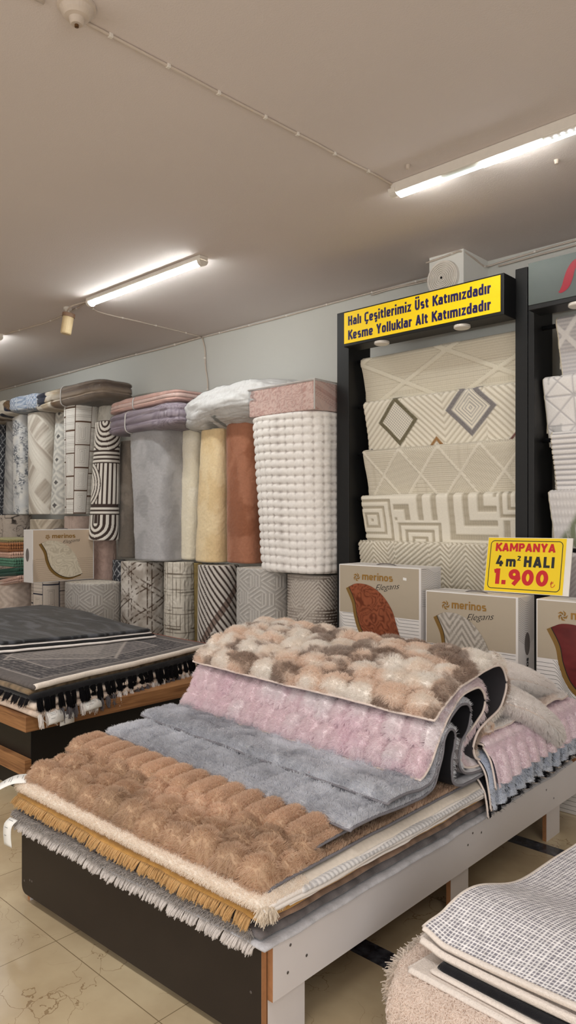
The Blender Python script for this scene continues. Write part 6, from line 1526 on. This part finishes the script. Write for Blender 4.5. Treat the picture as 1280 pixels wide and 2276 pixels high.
# folded black rug lying on top
def blk(U, V):  # pale streaks paint the silky sheen into the colour
    w = fbm(U * 5, V * 26 + 6 * fbm(U * 3, V * 3, 2), 4, 4); c = mixc(lin((26, 27, 31)), lin((74, 76, 82)), sm(.45, .72, w)); e = V.max() - V
    b = U.max() - U; s_ = band(b - .03, .006, .003) + band(V - .035, .006, .003); return mixc(c, lin((30, 30, 34)), .0 * s_)
zb = lambda x, y: .035 * np.exp(-(((x + 5.6) / .7) ** 2)) + .012 * (fbm(x * 3, y * 3, 5) - .5)
t6 = thing('folded_rug', 'black silky rug folded on the grey patterned one', 'rug', (-5.0, 2.4, .61), GL)
def quadpad(nm, z, th, m, cf, gr, lab=None): return pad(nm, [(-6.3, 2.02 - gr), (-4.63 + gr, 2.18 - gr), (-4.44 + gr, 3.20 + gr), (-6.3, 3.34)], z, th, M[m], t6, cf, 120, 90, zoff=zb, label=lab, edge=(.02, 6))
quadpad('striped_fold', .626, .016, 'binding_white', None, .035, 'white edged lower fold')
quadpad('dark_fold', .640, .013, 'backing', lambda U, V: lin((30, 30, 33)) * np.ones(U.shape + (1,)), .025)
quadpad('striped_fold', .652, .010, 'binding_white', None, .012)
quadpad('rug_pile', .678, .024, 'silk', blk, .0)

label_tag('care_label', 'small printed label on the front right tassels of the oak table', [(RT(2.0) + .05, 2.0, .452), (RT(2.0) + .075, 2.0, .43), (RT(2.0) + .082, 2.0, .395)], .10, 'label', 3, (-.2, 1, 0))
label_tag('care_label', 'printed label hanging lowest over the oak board', [(RT(2.07) + .035, 2.08, .43), (RT(2.07) + .062, 2.08, .41), (RT(2.07) + .066, 2.08, .365)], .10, 'label', 2, (-.2, 1, 0))
label_tag('care_label', 'printed label among the tassels farther along the oak board', [(RT(2.3) + .05, 2.26, .455), (RT(2.3) + .08, 2.26, .435), (RT(2.3) + .088, 2.26, .41)], .13, 'label', 2, (-.2, 1, 0))
# ------------------------------------------------------------------ low pile of rugs in the right foreground
GFG = 'woven rugs piled in the right foreground'
M['flatweave'] = mat('grey_white_flatweave', (200, 200, 205), .9, attr=True, noise=(200, .06), bump=(700, .4, .002), spec=.15)
M['rope'] = mat('cream_rope_binding', (226, 217, 210), .9, noise=(120, .08), bump=(260, .7, .004))
def weave(U, V):
    a, b = .0110, .0110; fu = (U / a) % 1; fv = (V / b) % 1
    w = np.maximum(sm(.60, .74, tri(U / a + .5 + .12 * vn(U * 60, V * 20, 2))), sm(.62, .76, tri(V / b + .5))); g = .85 + .3 * vn(U * 90, V * 90, 4)
    return mixc(lin((134, 132, 142)), lin((238, 236, 238)), w) * g[..., None]
def rope(P, r, tw, parent, lab=None):
    """twisted edge cord"""
    P, s = smooth_path(P, .006); T = np.gradient(P, axis=0); T /= np.linalg.norm(T, axis=1)[:, None]; A = np.cross(T, [0, 0, 1.0]); A /= np.linalg.norm(A, axis=1)[:, None]; B = np.cross(A, T); n = 12
    V = []
    for k in range(n):
        a = 2 * math.pi * k / n; rr = r * (1 + .16 * np.cos(4 * (a + s * tw)))
        V.append(P + (A * math.cos(a) + B * math.sin(a)) * rr[:, None])
    V = np.stack(V, 1).reshape(-1, 3); m = len(P)
    Fc = [(i * n + k, i * n + (k + 1) % n, (i + 1) * n + (k + 1) % n, (i + 1) * n + k) for i in range(m - 1) for k in range(n)] + [tuple(range(n))[::-1], tuple((m - 1) * n + k for k in range(n))]
    return build('rope_binding', V, Fc, M['rope'], parent, smooth=True, label=lab)
def fz(x, y): return .026 * np.sin((y - 1.86) * 8.5) * sm(-.2, -1.1, x) + .014 * np.sin(y * 13 + 1) * sm(-.6, -1.15, x) + .022 * sm(-1.08, -1.16, x) * sm(1.90, 1.80, y)
def fgrug(name, label, x0, y0, z, th, cf, m, zf, nu=220, nv=260, y1=3.0, rp=None, x1=.15, skew_=.115, hf=None):
    t = thing(name, label, 'rug', (x0, y0, z - th), GFG)
    o, top = pad('rug_pile', [(x0, y0), (x1, y0 - .06), (x1 + skew_, y1), (x0 + skew_, y1 + .04)], z, th, M[m], t, cf, nu, nv, zoff=zf, hf=hf)
    if rp: rope(top[:, 0][::3] + np.array([0, -.004, -th / 2]), rp, 260, t); rope(top[0][::3] + np.array([-.003, 0, -th / 2]), rp * .8, 260, t)
    return t, top
fgrug('flatweave_rug', 'grey rug with white woven grid, topmost in the right foreground', -1.155, 1.80, .322, .010, weave, 'flatweave', lambda x, y: fz(x, y), 420, 420, rp=.0085, y1=2.62)
fgrug('flatweave_rug', 'cream rope edged rug directly under the grey grid rug', -1.160, 1.797, .288, .012, flatc(lin((206, 194, 182)), .2, 90), 'rope', lambda x, y: fz(x, y) * .6, 120, 120, rp=.011, y1=2.58)
fgrug('pile_rug', 'black rug between the cream rugs in the foreground', -1.085, 1.775, .262, .022, flatc(lin((26, 26, 30)), .4, 70), 'silver_pile', lambda x, y: .3 * fz(x, y), 110, 110, y1=2.5)
fgrug('flatweave_rug', 'beige bordered rug under the black foreground rug', -1.105, 1.757, .238, .012, flatc(lin((196, 178, 164)), .3, 110), 'rope', None, 110, 110, y1=2.5)
fgrug('flatweave_rug', 'cream rug with striped cord edge above the shaggy one', -1.165, 1.745, .224, .014, flatc(lin((206, 196, 182)), .2, 90), 'rope', None, 110, 110, rp=.010, y1=2.5)
# shaggy cream rug: thick looped pile bulging out at the front
t = thing('shag_rug', 'thick cream loop pile rug near the bottom of the foreground pile', 'rug', (-1.2, 1.7, .06), GFG)
pr = [(2.1, .200), (1.9, .208), (1.73, .205), (1.68, .185), (1.655, .145), (1.66, .10), (1.70, .075)]
P2, s = smooth_path(pr, .012); xs = np.arange(-1.225, .15, .012); G = np.zeros((len(xs), len(P2), 3)); G[..., 0] = xs[:, None]; G[..., 1] = P2[None, :, 0] - .05 * (xs + 1.2)[:, None] + .08 * sm(-1.17, -1.225, xs)[:, None]; G[..., 2] = P2[None, :, 1]
G[..., 2] += .02 * (fbm(xs * 6, xs * 0, 3) - .5)[:, None]
sh = Sheet(G, .012, .012, -1)
if sh.N[60, 3, 2] < 0: sh = Sheet(G, .012, .012, 1)
ccol = lambda u, v, r: lin((218, 206, 197)) * (.82 + .34 * r.random(np.shape(u)))[..., None]
sh.mesh('pile', M['furbase'], t, lin((204, 190, 180)) * np.ones(sh.U.shape + (1,)), th=.014)
fur(t.children[-1], sh, int(60000 * FD), .009, ccol, M['string'], .0019, (0, 0, -.1), .6, .75, .013, .15, 5, 9, 'looped_yarn', bend=.5)
e = sh.P[0, ::2] ; fringe(t, np.vstack([e[8:34]]), (-.8, -.25, .1), int(1200 * FD), .018, lin((222, 212, 202)), M['string'], .0021, .4, .4, 31)
# lowest: knotted tassels
t = thing('tasselled_rug', 'cream rug with knotted tassels at the very bottom right', 'rug', (-1.1, 1.6, .0), GFG)
pad('rug_pile', [(-1.10, 1.66), (.15, 1.60), (.2, 2.45), (-1.0, 2.5)], .070, .07, M['rope'], t, None, 60, 60, edge=(.02, 6))
for i in range(16):
    x = -1.10 + i * .05; y = 1.635 - .05 * (x + 1.1)
    P = smooth_path([(x, y + .03, .072), (x, y - .006, .066), (x + .004, y - .024, .045), (x + .003, y - .030, .020)], .006)[0]
    MB().tube(P, np.linspace(.010, .015, len(P)), 8).out('tassel', M['rope'], t, smooth=True)
    fringe(t.children[-1], [(x - .012, y - .022, .05), (x + .012, y - .022, .05)], (-.1, -.35, -.8), int(90 * FD) + 20, .045, lin((218, 206, 192)), M['string'], .0016, .3, .2, 60 + i, 'tassel_yarn')
e = [(-1.11, 1.66, .075), (-1.09, 1.64, .08), (-1.02, 1.63, .08)]; fringe(t, e, (-.6, -.5, .2), int(300 * FD), .045, lin((222, 212, 200)), M['string'], .0016, 1.0, .4, 91)
